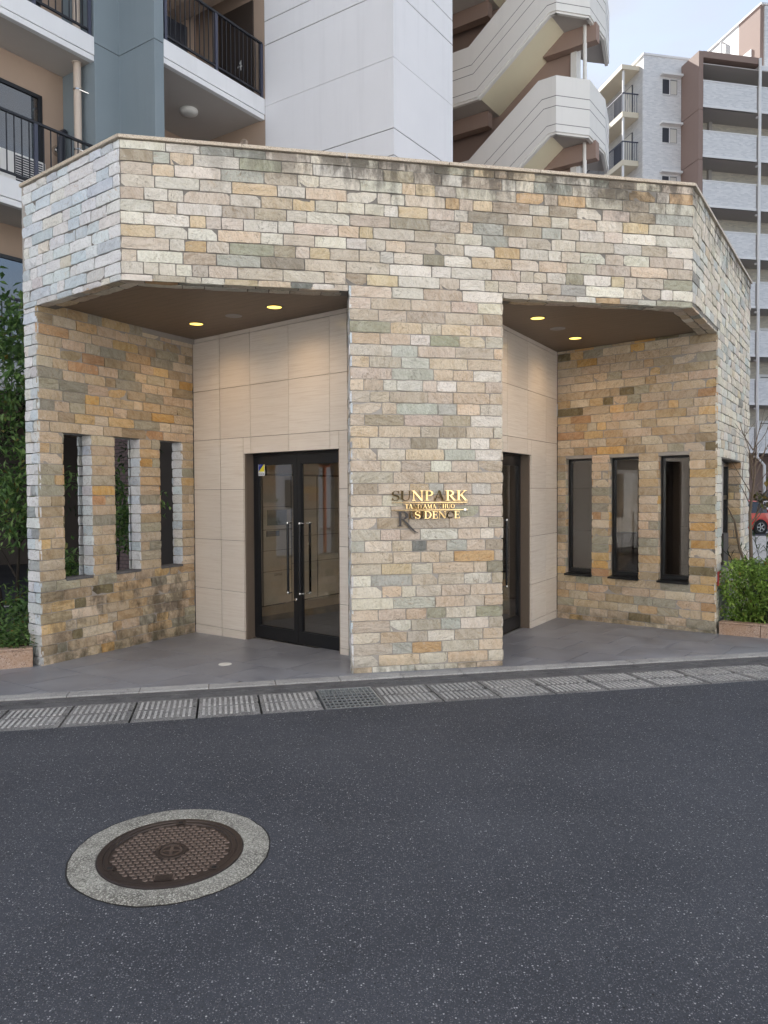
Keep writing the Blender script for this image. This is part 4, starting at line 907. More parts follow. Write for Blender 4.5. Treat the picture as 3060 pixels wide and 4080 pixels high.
def letter(ch, s, z, hgt, xs, rv, lean=None):
    mb = MB(); w, strokes = GL[ch]
    # every cut letter hangs a hair out of true, so the polished faces mirror different things
    ax, az = rv.uniform(-0.06, 0.06), rv.uniform(-0.10, 0.05)
    if lean is not None: az = lean
    for i, (pts, ws) in enumerate(strokes):
        e = 0.0004 * i
        tr = lambda x, y, n_: spt(s + x * hgt * xs, z + y * hgt, n_ + ((x - w / 2) * ax + (y - .5) * az) * hgt)
        ribbon(mb, [(x, y) for x, y in pts], ws, tr, 0.012 + e, 0.028 + e)
    mb.build('letter', MAT['brass'], sg)
def word(txt, s0, s1, z, hgt, seed, leans=None):
    rv = random.Random(seed); tot = sum(0.45 if c == ' ' else GL[c][0] for c in txt); xs = (s1 - s0) / (tot * hgt); s = s0
    for ci, c in enumerate(txt):
        if c == ' ': s += 0.45 * hgt * xs; continue
        letter(c, s, z, hgt, xs, rv, leans[ci] if leans else None); s += GL[c][0] * hgt * xs
word('SUNPARK', 2.478, 3.245, 1.668, 0.098, 1, (0.22, 0.20, -0.06, 0.03, 0.16, -0.07, -0.07))
word('TANIYAMA CHUO', 2.612, 3.115, 1.591, 0.043, 2)
word('ESIDENCE', 2.645, 3.168, 1.492, 0.072, 3, (0.2, -0.06, 0.2, 0.02, 0.0, -0.05, 0.22, 0.0))
for s0, s1, z in ((2.478, 3.245, 1.650), (2.478, 3.245, 1.576)):
    mb = MB(); mb.obox(spt((s0 + s1) / 2, z, 0.02), SX * ((s1 - s0) / 2), SO * 0.006, UZ * 0.003); mb.build('rule_line', MAT['brass'], sg)
MB().lathe(spt(3.22, 1.574, 0.018), [(0.016, 0), (0.016, 0.012), (0.010, 0.014), (0.009, 0.010), (0.004, 0.010)], 16, SO).build('roundel', MAT['steel'], sg)
mb = MB(); hgt = 0.142; z = 1.420; s = 2.535
tr = lambda x, y, n_: spt(s + x * hgt, z + y * hgt, n_)
for i, (pts, ws) in enumerate([st(0.2, 0, 0.2, 1, .15), vw([(0.2, 0.975)] + arc(0.42, 0.735, 0.26, 0.24, 90, -90, 12) + [(0.2, 0.495)], bow), srf(0.2, b0, .36), srf(0.13, b1, .24),
        ([(0.38, 0.50), (0.66, 0.20), (1.0, -0.18), (1.25, -0.38), (1.55, -0.50)], [.10, .13, .13, .08, .012])]):
    ribbon(mb, pts, ws, tr, 0.012 + i * .0004, 0.026 + i * .0004)
MAT['dark_brass'] = plain('dark_brass', (0.05, 0.047, 0.047), 0.3, 0.5, 0.6, var=0.05); mb.build('swash_letter', MAT['dark_brass'], sg)
# ------------------------------------------------------------------ the apartment block behind
BU, BV = dirv(-34.5), dirv(55.5)
def ccw(poly):
    poly = [tuple(q)[:2] for q in poly]
    ar = sum(poly[k - 1][0] * poly[k][1] - poly[k][0] * poly[k - 1][1] for k in range(len(poly)))
    return poly if ar > 0 else poly[::-1]
def pr(name, poly, z0, z1, mat, parent, bevel=0): return MB().prism(ccw(poly), z0, z1).build(name, mat, parent, bevel=bevel)
CO = V2(0.20, 13.40); CL = CO - BU * 3.0; CR = CO + BV * 2.07
F1 = CL - BV * 2.45; c1 = F1 - BV * 0.196; c2 = c1 - BU * 0.925; c3 = c2 - BV * 0.487; W0 = c3 - BU * 0.914
ST = 2.83; LEV = [3.72 + ST * k for k in range(0, 5)]
ap = thing('apartment_block', 'white and blue-grey apartment block with balconies rising behind the stone entrance', 'building', (-2, 16, 0))
BACKL = F1 - BU * 1.93; BACKR = CL - BU * 1.93
# walls
pr('balcony_wall', [W0, W0 - BV * 6.5, W0 - BV * 6.5 - BU * 9, W0 - BU * 9], 3.32, 15.2, MAT['tan'], ap)
pr('corridor_wall', [BACKL, BACKR, CL - BU * 1.0 + BV * 6, CL - BU * 14 + BV * 6, BACKL - BU * 12], 3.32, 15.2, MAT['tan'], ap)
pr('corridor_end_wall', [CL - BV * 0.0 - BU * 0.01, CL - BU * 1.94, CL - BU * 1.94 + BV * 0.5, CL - BU * 0.01 + BV * 0.5], 3.9, 15.2, MAT['tan'], ap)
# a big core so that the block stops the sun like the real one
pr('core', [CL + BV * 0.6 - BU * 0.2, CR - BU * 0.25 + BV * 0.02, V2(1.62, 21.4), V2(2.6, 23.6), V2(5.0, 22.2), V2(5.6, 30), V2(-9, 36), CL - BU * 3 + BV * 5], 4.7, 17.0, MAT['tan'], ap)
# blue-grey pier with horizontal joints
pier = [F1, c1, c2, c3, W0, W0 - BU * 0.5 + BV * 0.3, BACKL - BU * 0.02]
def shrink(poly, t):
    poly = ccw(poly); o = []; n = len(poly)
    for i in range(n):
        A, B, C = Vector(poly[i - 1]), Vector(poly[i]), Vector(poly[(i + 1) % n]); o.append(mitre(A, B, C, -t))
    return o
zz = [3.3, 6.46, 9.29, 12.12, 15.2]
for a, b in zip(zz[:-1], zz[1:]): pr('pier', pier, a + 0.005, b - 0.005, MAT['bluegrey'], ap, bevel=0.008)
pr('pier_core', shrink(pier, 0.012), 3.3, 15.1, MAT['duct'], ap)
# white tower with sunk joint lines
tow = [CL, CO, CR, CR - BU * 3.0]
zz = [4.0, 5.20, 6.41, 7.57, 8.03, 9.238, 10.40, 10.86, 12.07, 13.23, 13.69, 15.2]
for i, (a, b) in enumerate(zip(zz[:-1], zz[1:])):
    g0 = 0.003 if round(a, 2) in (6.41, 9.24, 12.07) else 0.008; g1 = 0.003 if round(b, 2) in (6.41, 9.24, 12.07) else 0.008
    pr('tower_panel', tow, a + g0, b - g1, MAT['white_paint'], ap, bevel=0.004)
pr('tower_core', shrink(tow, 0.015), 4.0, 15.1, MAT['groove'], ap)
# slabs with white edges; underside shade put into the slab colour
def slab(P0, P1, inn, top, under_ext=0.0):
    d = (P1 - P0).normalized()
    pr('slab', [P0 + inn * 0.03, P1 + inn * 0.03, P1 + inn * under_ext, P0 + inn * under_ext], top - 0.385, top - 0.01, MAT['slab_under_shade'], ap)
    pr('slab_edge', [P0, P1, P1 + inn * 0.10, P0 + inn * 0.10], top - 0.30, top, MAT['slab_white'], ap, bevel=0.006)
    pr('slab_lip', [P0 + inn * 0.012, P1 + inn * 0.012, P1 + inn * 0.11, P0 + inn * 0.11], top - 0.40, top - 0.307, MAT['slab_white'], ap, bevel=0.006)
def railing(P0, P1, inn, z, step, posts, hgt=1.02):
    d = (P1 - P0).normalized(); Ln = (P1 - P0).length; A = P0 + inn * 0.05; DX, IN = v3(d, 0), v3(inn, 0)
    mb = MB(); mb.obox(v3(A + d * (Ln / 2), z + hgt), DX * (Ln / 2), IN * 0.024, UZ * 0.018); mb.obox(v3(A + d * (Ln / 2), z + 0.10), DX * (Ln / 2), IN * 0.018, UZ * 0.016)
    rl = mb.build('railing', MAT['rail'], ap); bm = None; n = int(Ln / step)
    for i in range(n + 1):
        s = i * step + 0.03
        if s > Ln: break
        c = v3(A + d * s, z + 0.10)
        if bm is None:
            m_ = MB().obox((0, 0, (hgt - 0.1) / 2), DX * 0.0075, IN * 0.0075, UZ * ((hgt - 0.12) / 2)).mesh('bar'); m_.materials.append(MAT['rail']); bm = m_
        o = link('bar', bm); o.location = c; adopt(o, rl)
    for s in posts:
        if s > Ln: continue
        MB().obox(v3(A + d * s, z + hgt / 2), DX * 0.028, IN * 0.02, UZ * (hgt / 2)).build('post', MAT['post'], rl)
inL = -BU; inC = -BU
for top in LEV[:4]:
    slab(c3 - BV * 6.5, c3 - BV * 0.002, inL, top, 0.93)
    if top > 5: slab(F1 + BV * 0.002, CL - BV * 0.001, inC, top, 1.95)
for top in LEV[:3]: railing(c3 - BV * 0.03, c3 - BV * 4.5, inL, top, 0.122, (0.03, 1.02, 2.0, 3.0, 4.0))
for top in (LEV[2], LEV[3]): railing(F1 + BV * 0.05, CL - BV * 0.03, inC, top, 0.108, (0.03, 1.18, 2.36), 1.06)
# balcony windows, curtains, pipes, air conditioner
for top in LEV[:3]:
    za, zb_ = top + 0.35, top + 1.93; A = W0 - BV * 0.42; B = W0 - BV * 2.5; d = -BV; o_ = BU
    if top == LEV[0]: za = top + 0.05
    def wb(mb, s0, s1, n0, n1, a, b): mb.prism(ccw([A + d * s0 + o_ * n0, A + d * s1 + o_ * n0, A + d * s1 + o_ * n1, A + d * s0 + o_ * n1]), a, b)
    mb = MB(); wb(mb, 0, 0.06, 0.0, 0.05, za, zb_); wb(mb, 2.02, 2.08, 0.0, 0.05, za, zb_); wb(mb, 0.06, 2.02, 0.0, 0.05, zb_ - 0.06, zb_); wb(mb, 0.06, 2.02, 0.0, 0.05, za, za + 0.08)
    wb(mb, 0.98, 1.06, 0.004, 0.045, za + 0.08, zb_ - 0.06); wf = mb.build('window', MAT['black_metal'], ap)
    mb = MB(); wb(mb, 0.06, 2.02, 0.018, 0.024, za + 0.08, zb_ - 0.06); mb.build('pane', MAT['house_glass'], wf)
    mb = MB(); n_ = 26
    for i in range(n_):
        s0 = 0.08 + i * 0.9 / n_; wb(mb, s0, s0 + 0.9 / n_ * 0.8, 0.003, 0.006 + 0.006 * (i % 2), za + 0.09, zb_ - 0.07)
    mb.build('curtain', MAT['curtain'], wf)
q = c3 - BU * 0.30 - BV * 0.13
for a, b in ((LEV[0], LEV[1] - 0.39), (LEV[1], LEV[2] - 0.39), (LEV[2], LEV[3] - 0.39)):
    mb = MB().tube([v3(q, a), v3(q, b)], 0.062, 16); p_ = mb.build('downpipe', MAT['pipe'], ap, smooth=True)
    MB().lathe(v3(q, b - 0.012), [(0.085, 0), (0.085, 0.012), (0.06, 0.014)], 16).build('collar', MAT['pipe'], p_)
    for z in (a + 0.97, b - 0.47):
        mb = MB().lathe(v3(q, z), [(0.066, 0), (0.07, 0.004), (0.07, 0.03), (0.066, 0.034)], 16); mb.tube([v3(q + BU * 0.06, z + 0.01), v3(q + BU * 0.14 + BV * 0.12, z - 0.03)], 0.012, 6); mb.build('pipe_bracket', MAT['steel'], p_)
q = W0 - BV * 0.16 + BU * 0.16
mb = MB().tube([v3(q, LEV[1] + 0.05), v3(q, LEV[1] + 1.25), v3(q + BV * 0.03, LEV[1] + 1.36), v3(q + BV * 0.1 - BU * 0.05, LEV[1] + 1.45), v3(q + BV * 0.13 - BU * 0.16, LEV[1] + 1.47)], 0.052, 12); mb.build('duct', MAT['duct'], ap, smooth=True)
MB().lathe(v3(W0 - BV * 0.14, LEV[1] + 1.12), [(0.09, 0.0), (0.09, 0.06), (0.07, 0.10), (0.03, 0.11), (0.0005, 0.11)], 18, v3(BU, 0)).build('vent_cap', MAT['steel'], ap, smooth=True)
ac = thing('air_conditioner', 'cream air conditioner unit standing on the left balcony behind black railing bars', 'air conditioner', v3(W0 - BV * 0.95 + BU * 0.35, LEV[1]))
A = W0 - BV * 0.62 + BU * 0.16
def ab(mb, s0, s1, n0, n1, a, b): mb.prism(ccw([A - BV * s0 + BU * n0, A - BV * s1 + BU * n0, A - BV * s1 + BU * n1, A - BV * s0 + BU * n1]), a, b)
z0 = LEV[1]; mb = MB(); ab(mb, 0, 0.78, 0, 0.28, z0 + 0.08, z0 + 0.64); mb.build('casing', MAT['white_plastic'], ac, bevel=0.015)
mb = MB(); ab(mb, 0.06, 0.52, 0.281, 0.287, z0 + 0.12, z0 + 0.60); mb.build('fan_recess', MAT['duct'], ac)
for i in range(12):
    mb = MB(); ab(mb, 0.06, 0.52, 0.288, 0.296, z0 + 0.14 + i * 0.038, z0 + 0.152 + i * 0.038); mb.build('grille_slat', MAT['white_plastic'], ac)
for s in (0.05, 0.65):
    mb = MB(); ab(mb, s, s + 0.08, 0.02, 0.26, z0, z0 + 0.08); mb.build('foot', MAT['channel'], ac)
# corridor lamp, vent, floor number, dark openings
lc = Vector((-3.66, 14.72, LEV[2] - 0.385))
t = thing('corridor_lamp', 'round white unlit lamp under the corridor slab beside the blue-grey pier', 'lamp', lc)
MB().lathe(lc, [(0.165, 0.0), (0.172, -0.02), (0.172, -0.045), (0.150, -0.075), (0.09, -0.092), (0.0005, -0.096)], 36).build('shade', MAT['white_plastic'], t, smooth=True)
q = CL - BU * 0.55; MB().lathe(v3(q - BV * 0.0, LEV[2] - 0.72), [(0.085, 0), (0.085, 0.05), (0.06, 0.055), (0.058, 0.03), (0.0005, 0.03)], 20, v3(-BV, 0)).build('vent_cap', MAT['pipe'], ap, smooth=True)
for top in (LEV[1], LEV[2]):
    for s0, s1, zt_ in ((0.35, 1.15, 1.95), (1.45, 2.2, 1.9)):
        A_ = BACKL + BV * s0; B_ = BACKL + BV * s1
        pr('door' if s0 < 1 else 'window', [A_ + BU * 0.0, B_ + BU * 0.0, B_ + BU * 0.03, A_ + BU * 0.03], top + (0.02 if s0 < 1 else 0.8), top + zt_, MAT['duct'], ap)
    q = CL - BU * 0.28; pr('doorway', [q, q - BU * 0.95, q - BU * 0.95 - BV * 0.03, q - BV * 0.03], top, top + (1.62 if top == LEV[1] else 1.98), MAT['lob_dark'], ap)
pr('ceiling_beam', [F1 + BV * 1.6 - BU * 0.1, F1 + BV * 2.0 - BU * 0.1, F1 + BV * 2.0 - BU * 1.93, F1 + BV * 1.6 - BU * 1.93], LEV[3] - 0.95, LEV[3] - 0.39, MAT['tan'], ap)
q = CL - BU * 0.62 - BV * 0.05; place_text('floor_number', '4', 0.28, v3(q, LEV[2] + 0.80), v3(BU, 0), UZ, v3(-BV, 0), MAT['white_plastic'], ap)
# open ground floor: parking deck wall and posts
pr('parking_wall', [V2(-20, 17.5), V2(-6.0, 22.5), V2(-6.2, 23.0), V2(-20.2, 18)], -0.2, 3.3, MAT['lob_dark'], ap)
MAT['pinktile'] = fartile('pink_tile', (0.82, -0.57), (0.23, 0.16, 0.16), (0.20, 0.14, 0.14), (0.10, 0.08, 0.08), 0.11, 0.06)
pr('tile_wall', [V2(-4.72, 12.75), V2(-3.80, 12.12), V2(-3.65, 12.34), V2(-4.57, 12.97)], -0.2, 3.32, MAT['pinktile'], ap)
pr('dark_wall', [V2(-3.79, 12.11), V2(-2.25, 11.05), V2(-2.1, 11.3), V2(-3.64, 12.33)], -0.2, 3.32, MAT['lob_dark'], ap)
# ------------------------------------------------------------------ outside staircase
K2 = V2(4.14, 18.5); K3 = V2(5.0, 18.72); K4 = K3 + BV * 1.13; K5 = K4 + BV * 1.2 - BU * 0.3
sta = thing('staircase', 'pale concrete outdoor staircase with angled landings beside the white tower', 'staircase', v3(K2, 4))
def TZ(poly, n0, n1, name, mat, par, bev=0):     # polygon in (t, z), t to the left along the flight, extruded inwards
    P = lambda t, n_: K2 - BU * t + BV * n_
    n = len(poly); vs = [v3(P(t, n0), z) for t, z in poly] + [v3(P(t, n1), z) for t, z in poly]
    fs = [tuple(range(n)), tuple(range(2 * n - 1, n - 1, -1))] + [((i + 1) % n, i, n + i, n + (i + 1) % n) for i in range(n)]
    return MB().add(vs, fs).build(name, mat, par, bevel=bev)
SH = 1.32; SS = 2.845
for k in range(-1, 3):
    zr = 10.31 + SS * k; zl = zr - SS / 2
    if k < 2: pass
    fl_ = TZ([(3.9, zl), (2.1, zl), (0.2, zr), (0, zr), (0, zr + SH), (0.45, zr + SH), (2.35, zl + SH), (3.9, zl + SH)], 0.0, 0.12, 'flight_parapet', MAT['stair_white'], sta)
    TZ([(3.9, zl - 0.05), (2.08, zl - 0.05), (0.18, zr - 0.05), (0.0, zr - 0.05), (0, zr + 0.06), (0.2, zr + 0.06), (2.1, zl + 0.06), (3.9, zl + 0.06)], 0.03, 0.125, 'flight_lip', MAT['stair_white'], sta)
    for f in (0.36, 0.54, 0.865):
        z1_, z0_ = zr + SH * (1 - f), zl + SH * (1 - f); ta, tb = 0.2 + 0.25 * (1 - f), 2.1 + 0.25 * (1 - f); w = 0.008
        TZ([(3.9, z0_ - w), (tb, z0_ - w), (ta, z1_ - w), (0, z1_ - w), (0, z1_ + w), (ta, z1_ + w), (tb, z0_ + w), (3.9, z0_ + w)], -0.002, 0.03, 'groove', MAT['groove'], fl_)
    TZ([(2.1, zl + 0.02), (0.2, zr + 0.02), (0.2, zr + 0.25), (2.1, zl + 0.25)], 0.125, 1.28, 'flight_soffit', MAT['stair_cream'], sta)
    TZ([(3.9, zl + 0.02), (2.1, zl + 0.02), (2.1, zl + 0.2), (3.9, zl + 0.2)], 0.125, 2.6, 'landing_slab', MAT['slab_under_shade'], sta)
    A0 = K2 - BU * 0.2
    pr('landing_slab', [A0 + BV * 0.05, K2 + BV * 0.05, K3 + BV * 0.06 - BU * 0.04, K4 - BU * 0.06, K5 - BU * 0.1, A0 + BV * 2.6], zr + 0.02, zr + 0.2, MAT['slab_under_shade'], sta)
    pth = [K2, K3, K4, K5]; E_ = [K2 - BU * 1, K2, K3, K4, K5, K5 + (K5 - K4)]
    ins = [K2 + BV * 0.12 - BU * 0.03] + [mitre(E_[i], E_[i + 1], E_[i + 2], -0.12) for i in (1, 2, 3)]
    ot = [K2] + [mitre(E_[i], E_[i + 1], E_[i + 2], 0.002) for i in (1, 2, 3)]
    for i in range(3):
        w_ = pr('landing_parapet', [pth[i], pth[i + 1], ins[i + 1], ins[i]], zr, zr + SH, MAT['stair_white'], sta)
        dd = (pth[i + 1] - pth[i]).normalized(); nn = V2(-dd.y, dd.x)
        pr('landing_lip', [pth[i] + nn * 0.03, pth[i + 1] + nn * 0.03, pth[i + 1] + nn * 0.11, pth[i] + nn * 0.11], zr - 0.05, zr - 0.001, MAT['stair_white'], sta)
        for f in (0.36, 0.54, 0.865):
            z_ = zr + SH * (1 - f); pr('groove', [ot[i], ot[i + 1], ins[i + 1], ins[i]], z_ - 0.008, z_ + 0.008, MAT['groove'], w_)
    TZ([(0.75, zr - 0.42), (-0.62, zr - 0.42), (-0.62, zr + 0.01), (0.75, zr + 0.01)], 1.0, 1.24, 'beam', MAT['stair_brown'], sta)
    TZ([(3.9, zl - 0.38), (2.2, zl - 0.38), (2.2, zl + 0.01), (3.9, zl + 0.01)], 0.8, 1.05, 'beam', MAT['stair_brown'], sta)
    # inner flight back up to the next half landing
    TZ([(0.2, zr + 0.02), (2.1, zr + SS / 2 + 0.02), (2.1, zr + SS / 2 + 0.25), (0.2, zr + 0.25)], 1.45, 2.6, 'inner_flight', MAT['slab_under_shade'], sta)
TZ([(4.0, 4.0), (0.1, 4.0), (0.1, 17.5), (4.0, 17.5)], 1.285, 1.44, 'core_wall', MAT['stair_brown'], sta)
TZ([(0.1, 4.0), (-0.05, 4.0), (-0.05, 17.5), (0.1, 17.5)], 1.2, 1.5, 'newel_post', MAT['stair_white'], sta)
q = K3 + BV * 0.35 - BU * 0.25; MB().tube([v3(q, 4), v3(q, 17.5)], 0.05, 10).build('drain_pipe', MAT['stair_white'], sta, smooth=True)
# ------------------------------------------------------------------ far tiled apartment house
FU, FV = dirv(12), dirv(102)
MAT['ftile_f'] = fartile('tile_front', (FU.x, FU.y), (0.76, 0.76, 0.76), (0.60, 0.61, 0.62), (0.70, 0.70, 0.71))
MAT['ftile_s'] = fartile('tile_side_dimmed', (FV.x, FV.y), (0.58, 0.57, 0.55), (0.45, 0.45, 0.45), (0.52, 0.52, 0.51))  # same tile as the front, colour darkened to offset its direct sun
MAT['ftile_b'] = fartile('tile_back', (FU.x, FU.y), (0.62, 0.57, 0.47), (0.46, 0.43, 0.38), (0.55, 0.52, 0.46))
fa = thing('tiled_apartments', 'distant grey-white tiled apartment house with brown fin and stacked corridor balconies', 'building', (20, 48, 0))
FR = V2(18.20, 44.70); BC = V2(15.43, 45.90)
P = lambda s, n_: FR + FU * s + FV * n_
def fb_(name, s0, s1, n0, n1, z0, z1, mat, par=fa, bev=0): return pr(name, [P(s0, n0), P(s1, n0), P(s1, n1), P(s0, n1)], z0, z1, mat, par, bev)
for a, b in zip([0.0, 6.6, 9.44, 12.28, 15.12, 17.96, 20.8, 23.64], [6.6, 9.44, 12.28, 15.12, 17.96, 20.8, 23.64, 26.98]): fb_('fin', 0.0, 0.28, 0, 1.72, a + 0.02, b - 0.02, MAT['far_brown'])
fb_('fin_core', 0.03, 0.25, 0.03, 1.7, 0, 26.9, MAT['far_brown'])
fb_('back_wall', 0.28, 14, 1.7, 2.0, 3.9, 26.9, MAT['ftile_b'])
fb_('ground_floor', 0.0, 14, 2.4, 2.7, -0.2, 4.0, MAT['far_brown']); fb_('mass', 0.3, 14, 3.0, 10, 0, 26.8, MAT['far_brown'])
fb_('roof', 0.28, 4.05, 0.0, 1.75, 26.62, 26.98, MAT['far_brown']); fb_('roof', 4.05, 14, 0.1, 1.75, 26.3, 26.62, MAT['far_white'])
fb_('roof_soffit', 0.29, 14, 0.02, 1.74, 26.25, 26.30, MAT['far_under'])
for k in range(8):
    z = 25.3 - 2.84 * k
    fb_('slab', 0.28, 14, 0.06, 1.72, z - 1.50, z - 1.36, MAT['far_under'])
    for s0, s1 in ((0.30, 3.80), (4.12, 7.9)):
        w_ = fb_('balcony_panel', s0, s1, 0.0, 0.12, z - 1.36, z - 0.03, MAT['ftile_f']); fb_('panel_cap', s0 - 0.03, s1 + 0.02, -0.03, 0.15, z - 0.03, z + 0.03, MAT['far_white'], w_)
        fb_('panel_foot', s0 - 0.03, s1 + 0.02, -0.02, 0.14, z - 1.50, z - 1.361, MAT['far_white'], w_)
    fb_('corner_post', 3.80, 4.10, 0.1, 0.3, z - 1.4, z - 0.03, MAT['far_under'])
    for s0 in (2.05, 5.4): 
        dw = fb_('door', s0, s0 + 0.85, 1.66, 1.70, z - 1.36, z + 0.60, MAT['far_white']); fb_('door_vent', s0 + 0.1, s0 + 0.75, 1.64, 1.66, z + 0.40, z + 0.44, MAT['duct'], dw)
    fb_('window', 0.45, 1.7, 1.65, 1.70, z - 0.35, z + 0.42, MAT['duct']); fb_('pilaster', 1.72, 1.92, 1.5, 1.7, z - 1.36, z + 1.35, MAT['far_under'])
    q = P(3.95, -0.08); MB().tube([v3(q, z - 1.75), v3(q + FV * 0.3, z - 1.68)], 0.06, 8).build('pipe_elbow', MAT['far_white'], fa)
q = P(3.95, -0.08); MB().tube([v3(q, 26.9), v3(q, 3.7), v3(q + FU * 0.5, 3.2), v3(q + FU * 0.5, 0.3)], 0.085, 10).build('downpipe', MAT['far_white'], fa, smooth=True)
# left wing of the far house
Pb = lambda s, n_: BC + FU * s + FV * n_
def bb_(name, s0, s1, n0, n1, z0, z1, mat, par=fa, bev=0): return pr(name, [Pb(s0, n0), Pb(s1, n0), Pb(s1, n1), Pb(s0, n1)], z0, z1, mat, par, bev)
bb_('wing_front', 0.0, 3.2, 0.0, 0.12, 0, 27.40, MAT['ftile_f']); bb_('wing_side', -0.002, 0.12, 0.122, 9, 0, 27.40, MAT['ftile_s']); bb_('wing_mass', 0.14, 3.2, 0.14, 9, 0, 27.3, MAT['far_white'])
bb_('wing_coping', -0.05, 3.2, -0.05, 9, 27.40, 27.52, MAT['far_white'])
for k in range(4):
    z = 25.25 - 2.84 * k
    w_ = bb_('window', 1.24, 2.18, -0.03, -0.001, z, z + 0.86, MAT['duct']); bb_('window_frame', 1.20, 2.22, -0.05, -0.031, z - 0.04, z - 0.001, MAT['far_white'], w_)
    bb_('window_frame', 1.66, 1.72, -0.045, -0.031, z, z + 0.86, MAT['far_white'], w_); bb_('pane', 1.74, 2.15, -0.04, -0.031, z + 0.03, z + 0.82, MAT['curtain'], w_); bb_('hood', 1.05, 2.42, -0.32, -0.001, z + 1.02, z + 1.14, MAT['far_white'], w_)
    zs_ = 23.97 - 2.84 * k
    bb_('balcony_slab', -1.05, -0.003, 0.55, 5.2, zs_, zs_ + 0.32, MAT['far_cream'])
    rl = bb_('balcony_rail', -1.04, -0.99, 0.56, 5.2, zs_ + 1.38, zs_ + 1.44, MAT['post']); bb_('balcony_rail', -1.04, -0.003, 0.56, 0.61, zs_ + 1.38, zs_ + 1.44, MAT['post'], rl)
    for i in range(31): bb_('bar', -1.03, -1.005, 0.58 + i * 0.15, 0.60 + i * 0.15, zs_ + 0.32, zs_ + 1.38, MAT['post'], rl)
    for i in range(6): bb_('bar', -0.86 + i * 0.15, -0.84 + i * 0.15, 0.57, 0.595, zs_ + 0.32, zs_ + 1.38, MAT['post'], rl)
    bb_('balcony_post', -1.0, -0.9, 0.6, 0.7, zs_ + 0.32, zs_ + 2.84, MAT['far_white'])
    dw = bb_('balcony_window', -0.05, -0.003, 1.2, 3.4, zs_ + 0.4, zs_ + 2.3, MAT['duct']); bb_('pane', -0.07, -0.051, 1.25, 2.2, zs_ + 0.45, zs_ + 2.25, MAT['curtain'], dw)
bb_('balcony_roof', -1.15, -0.003, 0.45, 5.3, 26.72, 26.98, MAT['far_cream'])
bb_('rear_wing', -3.2, -0.01, 5.4, 9, 0, 27.0, MAT['ftile_s'])
# penthouse
PQ = V2(23.3, 48.0)
pr('penthouse', [PQ, PQ + FU * 8, PQ + FU * 8 + FV * 2.0, PQ + FV * 2.0], 26.5, 31.55, MAT['far_brown'], fa); pr('penthouse_rear', [PQ + FV * 2.002, PQ + FU * 8 + FV * 2.002, PQ + FU * 8 + FV * 9, PQ + FV * 9], 26.5, 31.55, MAT['ftile_s'], fa)
pr('penthouse_front', [PQ + FU * 0.25 - FV * 0.1, PQ + FU * 8 - FV * 0.1, PQ + FU * 8 - FV * 0.001, PQ + FU * 0.25 - FV * 0.001], 26.5, 31.5, MAT['ftile_f'], fa)
pr('penthouse_coping', [PQ - FU * 0.05 - FV * 0.15, PQ + FU * 8 - FV * 0.15, PQ + FU * 8 + FV * 9, PQ - FU * 0.05 + FV * 9], 31.551, 31.66, MAT['far_white'], fa)
pr('hatch', [PQ + FV * 0.75, PQ + FV * 1.75, PQ + FV * 1.75 - FU * 0.06, PQ + FV * 0.75 - FU * 0.06], 27.2, 29.3, MAT['far_white'], fa)
q = PQ - FU * 0.12 + FV * 3.6; MB().tube([v3(q + FU * 0.12, 31.3), v3(q, 31.3), v3(q, 26.5)], 0.06, 8).build('vent_pipe', MAT['far_white'], fa)
# ------------------------------------------------------------------ planters
def planter(name, label, P0, P1, inn, depth, h, tile, seed):
    t = thing(name, label, 'planter', v3(P0, 0)); d = (P1 - P0).normalized(); Ln = (P1 - P0).length; s = 0.0; rv = random.Random(seed)
    while s < Ln:
        e = min(s + tile, Ln); A, B = P0 + d * (s + 0.003), P0 + d * (e - 0.003)
        MB().prism(ccw([A, B, B + inn * 0.05, A + inn * 0.05]), lambda x, y: flz(x, y) - 0.15, lambda x, y: flz(x, y) + h).build('face_stone', MAT['pink_granite'], t, bevel=0.004)
        A, B = P0 + d * (s + 0.002) - inn * 0.008, P0 + d * (e - 0.002) - inn * 0.008
        MB().prism(ccw([A, B, B + inn * 0.16, A + inn * 0.16]), lambda x, y: flz(x, y) + h + 0.004, lambda x, y: flz(x, y) + h + 0.024).build('cap_stone', MAT['pink_granite'], t, bevel=0.004)
        s = e
    MB().prism(ccw([P0 + inn * 0.06, P1 + inn * 0.06, P1 + inn * depth, P0 + inn * depth]), -0.3, lambda x, y: flz(x, y) + h - 0.03).build('soil', MAT['soil'], t)
    return t
MAT['soil'] = plain('soil', (0.045, 0.033, 0.024), 0.95, 0.1, var=0.4, scale=25, bump=0.9, bscale=60)
pl0, pl1 = V2(-3.625, 7.865), V2(-7.2, 6.25); dpl = (pl1 - pl0).normalized(); inl = V2(dpl.y, -dpl.x)
planter('planter', 'low pink granite planter edging the garden left of the slotted wall', pl0, pl1, inl, 1.0, 0.175, 0.36, 1)
pq0, pq1 = V2(4.115, 9.405), V2(7.4, 6.9); dpr = (pq1 - pq0).normalized(); inr = V2(-dpr.y, dpr.x)
planter('planter', 'low pink granite planter edging the clipped hedge at the right', pq0, pq1, inr, 1.3, 0.135, 0.47, 2)
